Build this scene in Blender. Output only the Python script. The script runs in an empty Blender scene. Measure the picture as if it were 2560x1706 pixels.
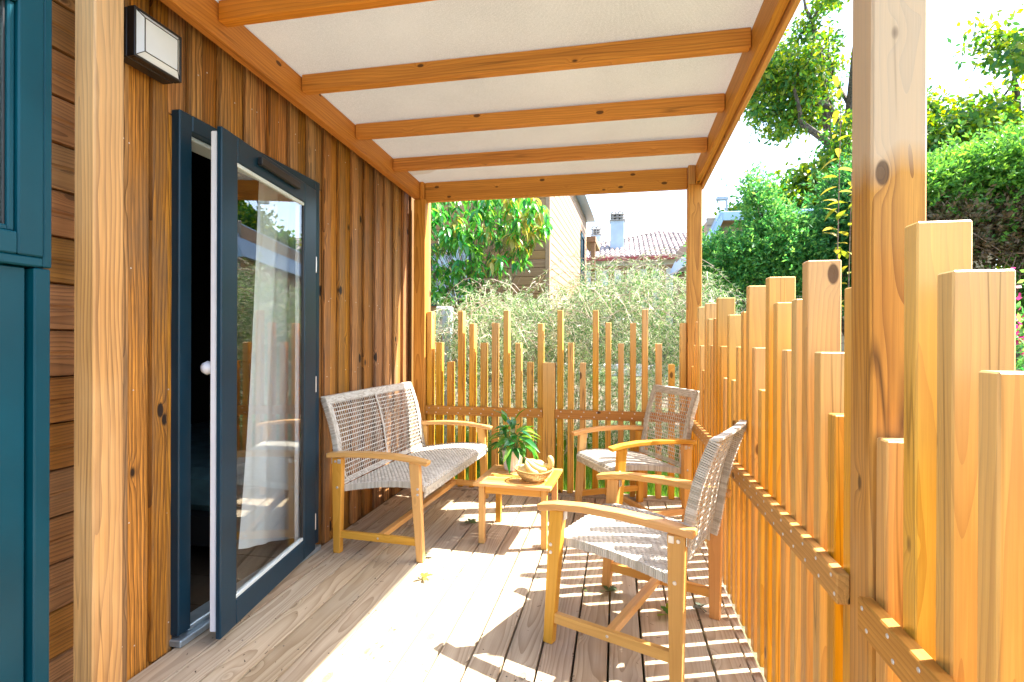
import bpy, bmesh, math, random
import numpy as np
from mathutils import Vector, Matrix, Euler
S = bpy.context.scene
C = S.collection
RND = random.Random(11)
R = math.radians

# ------------------------------------------------------------------ camera, sky, sun, exposure
cd = bpy.data.cameras.new('camera'); cam = bpy.data.objects.new('camera', cd); C.objects.link(cam)
cd.sensor_width = 36; cd.lens = 18.397; cd.clip_start = 0.02; cd.clip_end = 400
yaw, pit, rol = 0.197393, -0.001275, 0.003586
# the fitted camera: forward is +Y turned a little to the left
fw = Vector((-math.sin(yaw) * math.cos(pit), math.cos(yaw) * math.cos(pit), math.sin(pit)))
ri = Vector((math.cos(yaw), math.sin(yaw), 0)); up = ri.cross(fw)
r2 = ri * math.cos(rol) + up * math.sin(rol); u2 = up * math.cos(rol) - ri * math.sin(rol)
m = Matrix.Identity(4)
for i in range(3):
    m[i][0] = r2[i]; m[i][1] = u2[i]; m[i][2] = -fw[i]
m[2][3] = 1.2
cam.matrix_world = m
S.camera = cam
SUN = Vector((0.71, 0.25, 1.0)).normalized()
el = math.asin(SUN.z); az = math.atan2(SUN.x, SUN.y)
W = bpy.data.worlds.new('World'); S.world = W; W.use_nodes = True
nt = W.node_tree; bg = nt.nodes['Background']
sky = nt.nodes.new('ShaderNodeTexSky'); sky.sky_type = 'NISHITA'; sky.sun_disc = False
sky.sun_elevation = el; sky.sun_rotation = az; sky.air_density = 1.0; sky.dust_density = 2.5; sky.ozone_density = 1.0
nt.links.new(sky.outputs[0], bg.inputs[0]); bg.inputs[1].default_value = 0.15
ld = bpy.data.lights.new('sun', 'SUN'); ld.energy = 4.6; ld.angle = R(0.55); ld.color = (1, 0.955, 0.88)
sun = bpy.data.objects.new('sun', ld); C.objects.link(sun)
sun.rotation_euler = SUN.to_track_quat('Z', 'Y').to_euler()
S.view_settings.view_transform = 'Standard'; S.view_settings.look = 'None'
S.view_settings.exposure = 2.42; S.view_settings.gamma = 1.0
S.view_settings.use_curve_mapping = False
S.render.engine = 'CYCLES'
S.cycles.max_bounces = 10; S.cycles.diffuse_bounces = 6; S.cycles.transparent_max_bounces = 24
S.cycles.use_denoising = True

# ------------------------------------------------------------------ material helpers
class NT:
    def __init__(s, name):
        s.m = bpy.data.materials.new(name); s.m.use_nodes = True; s.t = s.m.node_tree
        s.b = s.t.nodes['Principled BSDF']; s.out = s.t.nodes['Material Output']
    def n(s, typ, **k):
        x = s.t.nodes.new('ShaderNode' + typ)
        for a, v in k.items(): setattr(x, a, v)
        return x
    def put(s, sock, v):
        if isinstance(v, bpy.types.NodeSocket): s.t.links.new(v, sock)
        else: sock.default_value = v
    def math(s, op, a, b=0.0, c=0.0, clamp=False):
        x = s.n('Math', operation=op); x.use_clamp = clamp
        s.put(x.inputs[0], a); s.put(x.inputs[1], b); s.put(x.inputs[2], c)
        return x.outputs[0]
    def mix(s, f, a, b, mode='MIX'):
        x = s.n('Mix', data_type='RGBA', blend_type=mode)
        s.put(x.inputs[0], f); s.put(x.inputs[6], a); s.put(x.inputs[7], b)
        return x.outputs[2]
    def noise(s, vec, scale, detail=2.0, rough=0.5):
        x = s.n('TexNoise'); s.put(x.inputs['Vector'], vec); x.inputs['Scale'].default_value = scale
        x.inputs['Detail'].default_value = detail; x.inputs['Roughness'].default_value = rough
        return x.outputs['Fac']
    def ramp(s, f, pts):
        x = s.n('ValToRGB'); s.put(x.inputs[0], f); e = x.color_ramp.elements
        while len(e) < len(pts): e.new(0.5)
        for i, (p, c) in enumerate(pts):
            e[i].position = p; e[i].color = (*c, 1) if len(c) == 3 else c
        return x.outputs[0]
    def scl(s, v, xyz, off=(0, 0, 0)):
        x = s.n('VectorMath', operation='MULTIPLY_ADD'); s.put(x.inputs[0], v)
        x.inputs[1].default_value = xyz; s.put(x.inputs[2], off)
        return x.outputs[0]
    def bump(s, h, st, dist=0.002):
        x = s.n('Bump'); x.inputs['Strength'].default_value = st; x.inputs['Distance'].default_value = dist
        s.put(x.inputs['Height'], h); s.t.links.new(x.outputs[0], s.b.inputs['Normal'])
    def col(s, c): s.put(s.b.inputs['Base Color'], c)

def c4(c): return (c[0], c[1], c[2], 1)
def plain(name, c, rough=0.5, metal=0.0, var=0.06, scale=8.0, bump=0.0, spec=0.5):
    t = NT(name); tc = t.n('TexCoord')
    f = t.noise(tc.outputs['Object'], scale, 4)
    d = tuple(max(0, x * (1 - 2.2 * var)) for x in c); l = tuple(min(1, x * (1 + 2.2 * var)) for x in c)
    t.col(t.ramp(f, [(0.3, d), (0.7, l)]))
    t.b.inputs['Roughness'].default_value = rough; t.b.inputs['Metallic'].default_value = metal
    t.b.inputs['Specular IOR Level'].default_value = spec
    if bump: t.bump(t.noise(tc.outputs['Object'], scale * 12, 3), bump)
    return t.m

def wood(name, light, dark, axis='Z', ring=0.011, contrast=0.6, knots=0.8, rough=0.6, var=0.3, grey=None, knotcol=None, kscale=1.0, rbump=0.35, streak=0.35, crack=0.0, bleach_sheen=None):
    """stained timber: growth rings bent round knots, fine streaks, each piece its own shade"""
    t = NT(name); tc = t.n('TexCoord'); oi = t.n('ObjectInfo'); sx = t.n('SeparateXYZ')
    t.put(sx.inputs[0], tc.outputs['Object'])
    X, Y, Z = sx.outputs
    a, b, l = {'Z': (X, Y, Z), 'X': (Y, Z, X), 'Y': (X, Z, Y)}[axis]
    rnd = oi.outputs['Random']
    rb = t.math('FRACT', t.math('MULTIPLY', rnd, 37.7)); rc = t.math('FRACT', t.math('MULTIPLY', rnd, 91.3))
    cx = t.n('CombineXYZ')
    t.put(cx.inputs[0], t.math('ADD', a, t.math('MULTIPLY', rnd, 11.0)))
    t.put(cx.inputs[1], t.math('ADD', b, t.math('MULTIPLY', rb, 17.0)))
    l2 = t.math('ADD', l, t.math('MULTIPLY', rc, 23.0)); t.put(cx.inputs[2], l2)
    P = cx.outputs[0]
    warp = t.noise(t.scl(P, (5, 5, 1.3)), 1.0, 2.0)
    warp2 = t.noise(t.scl(P, (16, 16, 3.0)), 1.0, 1.0)
    vo = t.n('TexVoronoi', feature='F1'); t.put(vo.inputs['Vector'], t.scl(P, (8.5 * kscale, 8.5 * kscale, 4.2 * kscale))); vo.inputs['Scale'].default_value = 1
    kd = vo.outputs['Distance']
    kn = t.math('SUBTRACT', 1.0, t.math('MULTIPLY', kd, 3.4), clamp=True)
    knot = t.math('MULTIPLY', t.math('SUBTRACT', 1.0, t.math('MULTIPLY', kd, 8.6), clamp=True), 4.5, clamp=True)
    aa = t.math('ADD', a, t.math('MULTIPLY_ADD', rb, 0.10, -0.05))
    bb = t.math('ADD', b, t.math('MULTIPLY_ADD', rc, 0.09, 0.02))
    bb = t.math('ADD', bb, t.math('MULTIPLY', l, t.math('MULTIPLY_ADD', rnd, 0.05, -0.025)))
    r = t.math('SQRT', t.math('ADD', t.math('MULTIPLY', aa, aa), t.math('MULTIPLY', bb, bb)))
    r = t.math('ADD', r, t.math('MULTIPLY', warp, 0.065))
    r = t.math('ADD', r, t.math('MULTIPLY', warp2, 0.012))
    r = t.math('ADD', r, t.math('MULTIPLY', t.math('MULTIPLY', kn, kn), 0.045))
    s = t.math('FRACT', t.math('DIVIDE', r, ring))
    s = t.math('POWER', s, 2.4)                       # slow brightening, sharp dark late wood
    fine = t.noise(t.scl(P, (260, 260, 5)), 1.0, 3.0, 0.7)
    mid = t.noise(t.scl(P, (28, 28, 0.9)), 1.0, 3.0, 0.6)
    c = t.mix(t.math('MULTIPLY', s, contrast), c4(light), c4(dark))
    c = t.mix(t.math('MULTIPLY', t.math('MULTIPLY_ADD', mid, 3.0, -1.1, clamp=True), 0.45), c, c4(dark))
    c = t.mix(t.math('MULTIPLY', t.math('MULTIPLY_ADD', fine, 3.0, -1.0, clamp=True), streak), c, c4(dark))
    if grey:
        g = t.noise(t.scl(P, (3, 3, 1.1)), 1.0, 4.0, 0.65)
        c = t.mix(t.math('MULTIPLY', t.math('MULTIPLY_ADD', g, 4.0, -1.9, clamp=True), 0.75), c, c4(grey))
    if bleach_sheen:                                        # pale towards one end: weathering on posts, painted sky sheen on pickets
        z_a, z_b, bc, bs = bleach_sheen
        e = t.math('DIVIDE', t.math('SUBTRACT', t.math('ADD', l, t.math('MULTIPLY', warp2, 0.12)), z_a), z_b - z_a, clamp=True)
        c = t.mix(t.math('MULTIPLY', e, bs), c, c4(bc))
    if crack:                                         # long drying splits
        n1 = t.noise(t.scl(P, (22, 22, 0.55)), 1.0, 1.0); n2 = t.noise(t.scl(P, (2, 2, 1.4)), 1.0, 1.0)
        ck = t.math('SUBTRACT', 1.0, t.math('MULTIPLY', t.math('ABSOLUTE', t.math('SUBTRACT', n1, 0.5)), 45.0), clamp=True)
        ck = t.math('MULTIPLY', ck, t.math('MULTIPLY_ADD', n2, 9.0, -4.1, clamp=True))
        c = t.mix(t.math('MULTIPLY', ck, crack), c, c4(tuple(x * 0.25 for x in dark)))
    kc = knotcol or tuple(x * 0.22 for x in dark)
    c = t.mix(t.math('MULTIPLY', knot, knots), c, c4(kc))
    br = t.math('MULTIPLY_ADD', rnd, var, 1.0 - var * 0.55)
    hsv = t.n('HueSaturation'); t.put(hsv.inputs['Color'], c); t.put(hsv.inputs['Value'], br)
    t.put(hsv.inputs['Hue'], t.math('MULTIPLY_ADD', rb, 0.012, 0.496))
    t.put(hsv.inputs['Saturation'], t.math('MULTIPLY_ADD', rc, 0.18, 0.9))
    t.col(hsv.outputs[0])
    t.b.inputs['Roughness'].default_value = rough; t.b.inputs['Specular IOR Level'].default_value = 0.35
    t.bump(t.math('ADD', t.math('MULTIPLY', s, -0.6), t.math('MULTIPLY', fine, 0.8)), rbump, 0.0015)
    return t.m

def leafmat(name, cols, trans=0.35, rough=0.45, spec=0.5):
    t = NT(name); g = t.n('NewGeometry'); oi = t.n('ObjectInfo')
    f = t.math('FRACT', t.math('ADD', g.outputs['Random Per Island'], oi.outputs['Random']))
    c = t.ramp(f, [(i / max(1, len(cols) - 1), x) for i, x in enumerate(cols)])
    t.col(c); t.b.inputs['Roughness'].default_value = rough; t.b.inputs['Specular IOR Level'].default_value = spec
    tr = t.n('BsdfTranslucent'); hs = t.n('HueSaturation'); t.put(hs.inputs['Color'], c)
    hs.inputs['Hue'].default_value = 0.485; hs.inputs['Saturation'].default_value = 1.1; hs.inputs['Value'].default_value = 1.7
    t.put(tr.inputs[0], hs.outputs[0])
    mx = t.n('MixShader'); mx.inputs[0].default_value = trans
    t.put(mx.inputs[1], t.b.outputs[0]); t.put(mx.inputs[2], tr.outputs[0]); t.put(t.out.inputs[0], mx.outputs[0])
    return t.m

def glassmat(name, tint=(0.9, 0.95, 0.95), ior=1.5, boost=1.0):
    t = NT(name); tr = t.n('BsdfTransparent'); tr.inputs[0].default_value = c4(tint)
    gl = t.n('BsdfGlossy'); gl.inputs['Roughness'].default_value = 0.0; gl.inputs[0].default_value = (1, 1, 1, 1)
    fr = t.n('Fresnel'); ge = t.n('NewGeometry')
    t.put(fr.inputs[0], t.math('MULTIPLY_ADD', ge.outputs['Backfacing'], 1.0 / ior - ior, ior))
    f = t.math('MULTIPLY', fr.outputs[0], boost, clamp=True)
    mx = t.n('MixShader'); t.put(mx.inputs[0], f); t.put(mx.inputs[1], tr.outputs[0]); t.put(mx.inputs[2], gl.outputs[0])
    t.put(t.out.inputs[0], mx.outputs[0])
    return t.m

OR1, OR2 = (0.66, 0.275, 0.040), (0.30, 0.092, 0.010)
M = {}
for ax in 'XYZ':
    M['perg' + ax] = wood('pergola_timber_' + ax, OR1, OR2, ax, ring=0.014, contrast=0.5, knots=0.9, var=0.2, kscale=1.15, crack=0.5)
M['post'] = wood('post_timber', (0.68, 0.33, 0.085), (0.28, 0.11, 0.025), 'Z', ring=0.013, contrast=0.75, knots=0.8, var=0.2, kscale=0.95, rbump=0.5)
M['postw'] = wood('weathered_post_timber', (0.72, 0.37, 0.10), (0.28, 0.125, 0.035), 'Z', ring=0.015, contrast=0.85, knots=0.8, var=0.12, kscale=0.9, rbump=0.5, grey=(0.50, 0.33, 0.17), crack=0.9, bleach_sheen=(0.42, 0.50, (0.62, 0.49, 0.34), 0.75))
M['leftpost'] = wood('honey_post_timber', (0.64, 0.30, 0.075), (0.22, 0.095, 0.028), 'Z', ring=0.012, contrast=0.95, knots=0.85, var=0.1, kscale=0.9, rbump=0.5, grey=(0.56, 0.31, 0.12), crack=0.6, bleach_sheen=(0.2, 1.1, (0.62, 0.44, 0.25), 0.4))
M['picket'] = wood('picket_timber', (0.74, 0.40, 0.065), (0.42, 0.17, 0.02), 'Z', ring=0.012, contrast=0.55, knots=0.9, var=0.24, kscale=0.85, rough=0.42, crack=0.6, bleach_sheen=(0.30, 0.75, (0.74, 0.52, 0.28), 0.4))  # picket tops paler: sky sheen painted into the timber colour
for ax in 'XY':
    M['rail' + ax] = wood('rail_timber_' + ax, (0.60, 0.30, 0.09), (0.27, 0.11, 0.028), ax, ring=0.012, contrast=0.5, knots=0.9, var=0.12)
M['wall'] = wood('wall_board_timber', (0.72, 0.315, 0.075), (0.075, 0.029, 0.009), 'Z', ring=0.016, contrast=0.85, knots=1.0, rough=0.6, var=0.5, grey=(0.16, 0.105, 0.062), kscale=0.75, rbump=1.0, streak=0.8)
M['siding'] = wood('siding_timber', (0.42, 0.185, 0.05), (0.12, 0.045, 0.012), 'Y', ring=0.010, contrast=0.8, knots=0.6, rough=0.65, var=0.3, rbump=0.8)
M['deck'] = wood('deck_board_timber', (0.54, 0.43, 0.295), (0.25, 0.165, 0.09), 'Y', ring=0.0095, contrast=0.75, knots=0.6, rough=0.7, var=0.16, kscale=0.75, grey=(0.43, 0.37, 0.28), knotcol=(0.12, 0.07, 0.035), rbump=0.5, streak=0.25)
for ax in 'XYZ':
    M['chair' + ax] = wood('eucalyptus_' + ax, (0.70, 0.36, 0.09), (0.48, 0.205, 0.04), ax, ring=0.02, contrast=0.4, knots=0.15, rough=0.38, var=0.12, rbump=0.12, streak=0.2)
M['n_front'] = wood('neighbour_siding_front', (0.40, 0.235, 0.11), (0.20, 0.10, 0.04), 'X', ring=0.014, contrast=0.5, knots=0.8, rough=0.7, var=0.25)
M['n_side'] = wood('neighbour_siding_side', (0.40, 0.275, 0.185), (0.28, 0.16, 0.08), 'Y', ring=0.014, contrast=0.35, knots=0.5, rough=0.7, var=0.12)  # same boards as the front, paler: sunlight put into the colour
M['n_grey'] = wood('shed_siding', (0.46, 0.37, 0.27), (0.32, 0.23, 0.15), 'X', ring=0.014, contrast=0.3, knots=0.4, rough=0.7, var=0.1)
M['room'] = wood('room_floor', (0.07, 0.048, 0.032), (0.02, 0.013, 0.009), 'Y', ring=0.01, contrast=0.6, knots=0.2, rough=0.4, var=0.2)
M['teal'] = plain('teal_frame_paint', (0.0004, 0.044, 0.064), 0.38, 0, 0.08, 3, 0.05, 0.22)
M['anth'] = plain('anthracite_frame', (0.005, 0.027, 0.047), 0.34, 0, 0.08, 4, 0.08, 0.32)
M['black'] = plain('black_metal', (0.011, 0.011, 0.012), 0.4, 0, 0.05)
M['white'] = plain('white_plastic', (0.78, 0.78, 0.80), 0.35, 0, 0.02)
M['alu'] = plain('aluminium_sill', (0.42, 0.50, 0.54), 0.35, 0.7, 0.06, 20)
M['seal'] = plain('glazing_bead', (0.55, 0.62, 0.62), 0.4, 0, 0.03)
M['opal'] = plain('opal_diffuser', (0.66, 0.72, 0.80), 0.35, 0, 0.02)
M['steel'] = plain('screw_steel', (0.62, 0.60, 0.57), 0.35, 0.6, 0.1)
M['glass'] = glassmat('door_glass', (0.95, 0.98, 0.98), 1.52, 1.35)
M['wglass'] = glassmat('window_glass', (0.8, 0.9, 0.9), 1.52, 1.6)
M['ceram'] = plain('white_ceramic', (0.74, 0.70, 0.68), 0.4, 0, 0.03)
M['soil'] = plain('potting_soil', (0.04, 0.026, 0.017), 0.9, 0, 0.3, 80, 0.6)
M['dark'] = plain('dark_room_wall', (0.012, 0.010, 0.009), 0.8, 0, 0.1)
M['linen'] = plain('teal_bed_linen', (0.05, 0.12, 0.14), 0.9, 0, 0.15, 9, 0.4)
M['pill'] = plain('grey_pillow', (0.16, 0.19, 0.21), 0.9, 0, 0.1, 9, 0.3)
M['plaster'] = plain('white_render', (0.74, 0.74, 0.74), 0.85, 0, 0.03, 3, 0.2)
M['bplaster'] = plain('pale_blue_render', (0.42, 0.52, 0.61), 0.85, 0, 0.04, 3, 0.2)
M['tile'] = plain('roof_tile', (0.34, 0.275, 0.25), 0.8, 0, 0.22, 1.6, 0.3)
M['redg'] = plain('red_gutter', (0.36, 0.06, 0.05), 0.5, 0, 0.05)
M['stone'] = plain('chimney_stone', (0.30, 0.28, 0.25), 0.9, 0, 0.3, 9, 0.5)
M['blueroof'] = plain('pale_blue_metal', (0.36, 0.52, 0.66), 0.4, 0.1, 0.03, 2)
M['greyroof'] = plain('grey_metal', (0.36, 0.40, 0.43), 0.45, 0.2, 0.05, 2)
M['bark'] = plain('bark', (0.10, 0.075, 0.055), 0.9, 0, 0.35, 25, 0.8)
M['twig'] = plain('pale_twig', (0.50, 0.42, 0.34), 0.8, 0, 0.25, 30)
M['brown_twig'] = plain('brown_twig', (0.16, 0.105, 0.07), 0.9, 0, 0.3, 30)
M['stalk'] = plain('green_stalk', (0.10, 0.20, 0.045), 0.5, 0, 0.15, 30)

def mk_canvas():
    t = NT('canvas_weave'); tc = t.n('TexCoord')
    w1 = t.n('TexWave', wave_type='BANDS', bands_direction='X'); t.put(w1.inputs['Vector'], tc.outputs['Object']); w1.inputs['Scale'].default_value = 62; w1.inputs['Distortion'].default_value = 2.5; w1.inputs['Detail Scale'].default_value = 6
    w2 = t.n('TexWave', wave_type='BANDS', bands_direction='Y'); t.put(w2.inputs['Vector'], tc.outputs['Object']); w2.inputs['Scale'].default_value = 62; w2.inputs['Distortion'].default_value = 2.5; w2.inputs['Detail Scale'].default_value = 6
    h = t.math('MULTIPLY', w1.outputs['Fac'], w2.outputs['Fac'])
    n = t.noise(tc.outputs['Object'], 2.2, 5); th = t.noise(t.scl(tc.outputs['Object'], (520, 300, 1)), 1.0, 2)
    h = t.math('MULTIPLY_ADD', t.math('SUBTRACT', th, 0.5), 0.8, h, clamp=True)
    c = t.mix(h, (0.35, 0.345, 0.32, 1), (0.80, 0.79, 0.76, 1))
    c = t.mix(t.math('MULTIPLY_ADD', n, 1.2, -0.4, clamp=True), c, (0.60, 0.59, 0.555, 1))
    # a dried water stain in the far corner by the cabin
    sx = t.n('SeparateXYZ'); t.put(sx.inputs[0], tc.outputs['Object'])
    dx = t.math('DIVIDE', t.math('ADD', sx.outputs[0], 1.57), 0.24); dy = t.math('DIVIDE', t.math('SUBTRACT', sx.outputs[1], 3.74), 0.17)
    wn = t.noise(tc.outputs['Object'], 9, 2)
    d = t.math('ADD', t.math('SQRT', t.math('ADD', t.math('MULTIPLY', dx, dx), t.math('MULTIPLY', dy, dy))), t.math('MULTIPLY_ADD', wn, 0.3, -0.15))
    st = t.math('LESS_THAN', d, 1.0)
    c = t.mix(t.math('MULTIPLY', st, 0.55), c, (0.40, 0.32, 0.22, 1))
    t.col(c); t.b.inputs['Roughness'].default_value = 0.9; t.bump(h, 0.5, 0.002)
    tr = t.n('BsdfTranslucent'); t.put(tr.inputs[0], c); mx = t.n('MixShader'); mx.inputs[0].default_value = 0.065
    t.put(mx.inputs[1], t.b.outputs[0]); t.put(mx.inputs[2], tr.outputs[0]); t.put(t.out.inputs[0], mx.outputs[0])
    return t.m
M['canvas'] = mk_canvas()

def mk_wicker():
    t = NT('wicker_strand'); g = t.n('NewGeometry'); tc = t.n('TexCoord')
    c = t.ramp(g.outputs['Random Per Island'], [(0, (0.40, 0.365, 0.29)), (0.4, (0.53, 0.50, 0.42)), (1, (0.65, 0.625, 0.545))])
    f = t.noise(t.scl(tc.outputs['Object'], (60, 60, 60)), 4.0, 2)
    c = t.mix(t.math('MULTIPLY', f, 0.25), c, (0.34, 0.29, 0.23, 1))
    t.col(c); t.b.inputs['Roughness'].default_value = 0.5; t.bump(f, 0.2, 0.001)
    return t.m
M['wicker'] = mk_wicker()
def mk_curtain():
    t = NT('white_curtain'); t.col((0.80, 0.83, 0.83, 1)); t.b.inputs['Roughness'].default_value = 0.9
    tr = t.n('BsdfTranslucent'); tr.inputs[0].default_value = (0.8, 0.84, 0.84, 1); mx = t.n('MixShader'); mx.inputs[0].default_value = 0.3
    t.put(mx.inputs[1], t.b.outputs[0]); t.put(mx.inputs[2], tr.outputs[0]); t.put(t.out.inputs[0], mx.outputs[0])
    return t.m
M['curtain'] = mk_curtain()
def mk_ground():
    t = NT('garden_soil'); tc = t.n('TexCoord'); v = tc.outputs['Object']
    f = t.noise(v, 1.1, 6, 0.6); g = t.noise(v, 14, 5, 0.7); k = t.noise(v, 60, 3, 0.7)
    c = t.ramp(g, [(0.3, (0.06, 0.045, 0.03)), (0.55, (0.16, 0.125, 0.085)), (0.75, (0.26, 0.22, 0.16))])
    c = t.mix(t.math('MULTIPLY_ADD', f, 5, -2.2, clamp=True), c, t.ramp(k, [(0.3, (0.03, 0.06, 0.012)), (0.7, (0.09, 0.16, 0.03))]))
    t.col(c); t.b.inputs['Roughness'].default_value = 0.95; t.bump(g, 0.8, 0.02)
    return t.m
M['ground'] = mk_ground()
M['grass'] = leafmat('grass_blade', [(0.05, 0.13, 0.012), (0.09, 0.22, 0.02), (0.16, 0.26, 0.04)], 0.4)
M['oak'] = leafmat('oak_leaf', [(0.03, 0.11, 0.03), (0.06, 0.19, 0.03), (0.15, 0.27, 0.02), (0.30, 0.33, 0.03)], 0.5)
M['conif'] = leafmat('cypress_spray', [(0.03, 0.15, 0.05), (0.08, 0.28, 0.07), (0.22, 0.42, 0.09)], 0.45, 0.6)
M['conif2'] = leafmat('dark_cypress_spray', [(0.02, 0.11, 0.04), (0.05, 0.20, 0.055), (0.12, 0.31, 0.07)], 0.4, 0.6)
M['hedge'] = leafmat('hedge_spray', [(0.04, 0.15, 0.035), (0.10, 0.28, 0.045), (0.20, 0.38, 0.06)], 0.42, 0.6)
M['hbrown'] = leafmat('dry_hedge_spray', [(0.11, 0.075, 0.045), (0.17, 0.12, 0.07), (0.07, 0.09, 0.03)], 0.15, 0.8)
M['laurel'] = leafmat('laurel_leaf', [(0.02, 0.16, 0.04), (0.04, 0.24, 0.05), (0.10, 0.33, 0.05), (0.20, 0.38, 0.06)], 0.4, 0.25, 0.7)
M['ylaurel'] = leafmat('yellow_laurel_leaf', [(0.16, 0.22, 0.03), (0.30, 0.27, 0.04), (0.42, 0.36, 0.08)], 0.35, 0.35)
M['grev'] = leafmat('needle_shrub_leaf', [(0.04, 0.15, 0.03), (0.11, 0.27, 0.05), (0.46, 0.50, 0.28), (0.60, 0.58, 0.42), (0.15, 0.31, 0.06), (0.03, 0.13, 0.025), (0.02, 0.09, 0.015), (0.02, 0.10, 0.02)], 0.28, 0.45)
M['house'] = leafmat('houseplant_leaf', [(0.015, 0.11, 0.03), (0.03, 0.17, 0.035), (0.08, 0.25, 0.035), (0.18, 0.33, 0.05)], 0.35, 0.25, 0.6)
M['dryleaf'] = leafmat('fallen_leaf', [(0.05, 0.09, 0.03), (0.10, 0.15, 0.03)], 0.3, 0.5)
M['yleaf'] = leafmat('fallen_leaf_yellow', [(0.20, 0.24, 0.04), (0.32, 0.30, 0.07)], 0.3, 0.5)
M['gleaf'] = leafmat('fallen_leaf_grey', [(0.12, 0.13, 0.10), (0.07, 0.09, 0.06)], 0.2, 0.6)
M['pink'] = leafmat('pink_petal', [(0.45, 0.03, 0.12), (0.6, 0.10, 0.2)], 0.3)
M['banana'] = plain('banana_skin', (0.72, 0.55, 0.20), 0.45, 0, 0.08, 14)
M['bstalk'] = plain('banana_stalk', (0.20, 0.13, 0.06), 0.7, 0, 0.2, 30)
M['fruit'] = plain('pale_fruit_skin', (0.70, 0.58, 0.26), 0.4, 0, 0.08, 14)
M['straw'] = wood('straw_basket', (0.60, 0.38, 0.13), (0.36, 0.19, 0.05), 'X', ring=0.004, contrast=0.4, knots=0, var=0.1)

# ------------------------------------------------------------------ mesh helpers
def tag(o, label=None, cat=None, group=None, kind=None):
    if label: o['label'] = label
    if cat: o['category'] = cat
    if group: o['group'] = group
    if kind: o['kind'] = kind
    return o
def root(name, loc=(0, 0, 0), rz=0.0, label=None, cat=None, group=None, kind=None):
    o = bpy.data.objects.new(name, None); C.objects.link(o); o.location = loc; o.rotation_euler = (0, 0, rz); o.empty_display_size = 0.1
    return tag(o, label, cat, group, kind)
def ob(name, me, parent=None, loc=(0, 0, 0), rot=(0, 0, 0), kind=None, scale=None):
    o = bpy.data.objects.new(name, me); C.objects.link(o); o.parent = parent; o.location = loc; o.rotation_euler = rot
    if scale: o.scale = scale
    if kind: o['kind'] = kind
    return o
def mesh(name, V, F, mat, smooth=False):
    me = bpy.data.meshes.new(name); me.from_pydata([tuple(v) for v in V], [], F); me.materials.append(mat)
    if smooth: me.polygons.foreach_set('use_smooth', [True] * len(me.polygons))
    me.update(); return me
def npmesh(name, V, F, mat, smooth=False):
    V = np.asarray(V, np.float32); F = np.asarray(F, np.int32); k = F.shape[1]
    me = bpy.data.meshes.new(name); me.vertices.add(len(V)); me.vertices.foreach_set('co', V.ravel())
    me.loops.add(F.size); me.loops.foreach_set('vertex_index', F.ravel())
    me.polygons.add(len(F)); me.polygons.foreach_set('loop_start', np.arange(0, F.size, k)); me.polygons.foreach_set('loop_total', np.full(len(F), k))
    if smooth: me.polygons.foreach_set('use_smooth', [True] * len(F))
    me.materials.append(mat); me.update(); me.validate(); return me
def cboxgeo(sx, sy, sz, c=0.003):
    """box with chamfered edges, centred"""
    hx, hy, hz = sx / 2, sy / 2, sz / 2; c = min(c, hx * .45, hy * .45, hz * .45)
    V = []; idx = {}
    for i, x in enumerate((-1, 1)):
        for j, y in enumerate((-1, 1)):
            for k, z in enumerate((-1, 1)):
                for a in range(3):
                    p = [x * (hx - c), y * (hy - c), z * (hz - c)]; p[a] = (x * hx, y * hy, z * hz)[a]
                    idx[(i, j, k, a)] = len(V); V.append(p)
    F = []
    for a in range(3):
        for s in (0, 1):
            o = [b for b in range(3) if b != a]; q = []
            for (u, v) in ((0, 0), (1, 0), (1, 1), (0, 1)):
                key = [0, 0, 0]; key[a] = s; key[o[0]] = u; key[o[1]] = v; q.append(idx[(*key, a)])
            F.append(q)
    for a in range(3):                                  # edges along axis a
        o = [b for b in range(3) if b != a]
        for u in (0, 1):
            for v in (0, 1):
                k0 = [0, 0, 0]; k1 = [0, 0, 0]; k0[a] = 0; k1[a] = 1; k0[o[0]] = k1[o[0]] = u; k0[o[1]] = k1[o[1]] = v
                F.append([idx[(*k0, o[0])], idx[(*k0, o[1])], idx[(*k1, o[1])], idx[(*k1, o[0])]])
    for i in (0, 1):
        for j in (0, 1):
            for k in (0, 1): F.append([idx[(i, j, k, 0)], idx[(i, j, k, 1)], idx[(i, j, k, 2)]])
    return V, F
_cache = {}
def cbox(sx, sy, sz, mat, c=0.003):
    k = (round(sx, 4), round(sy, 4), round(sz, 4), mat.name, c)
    if k not in _cache:
        V, F = cboxgeo(sx, sy, sz, c); me = mesh('box', V, F, mat)
        bm = bmesh.new(); bm.from_mesh(me); bmesh.ops.recalc_face_normals(bm, faces=bm.faces); bm.to_mesh(me); bm.free()
        _cache[k] = me
    return _cache[k]
def bx(name, x0, x1, y0, y1, z0, z1, mat, parent=None, c=0.003, kind=None):
    """box between two corners in the parent's space, as its own object"""
    return ob(name, cbox(x1 - x0, y1 - y0, z1 - z0, mat, c), parent, ((x0 + x1) / 2, (y0 + y1) / 2, (z0 + z1) / 2), kind=kind)
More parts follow.
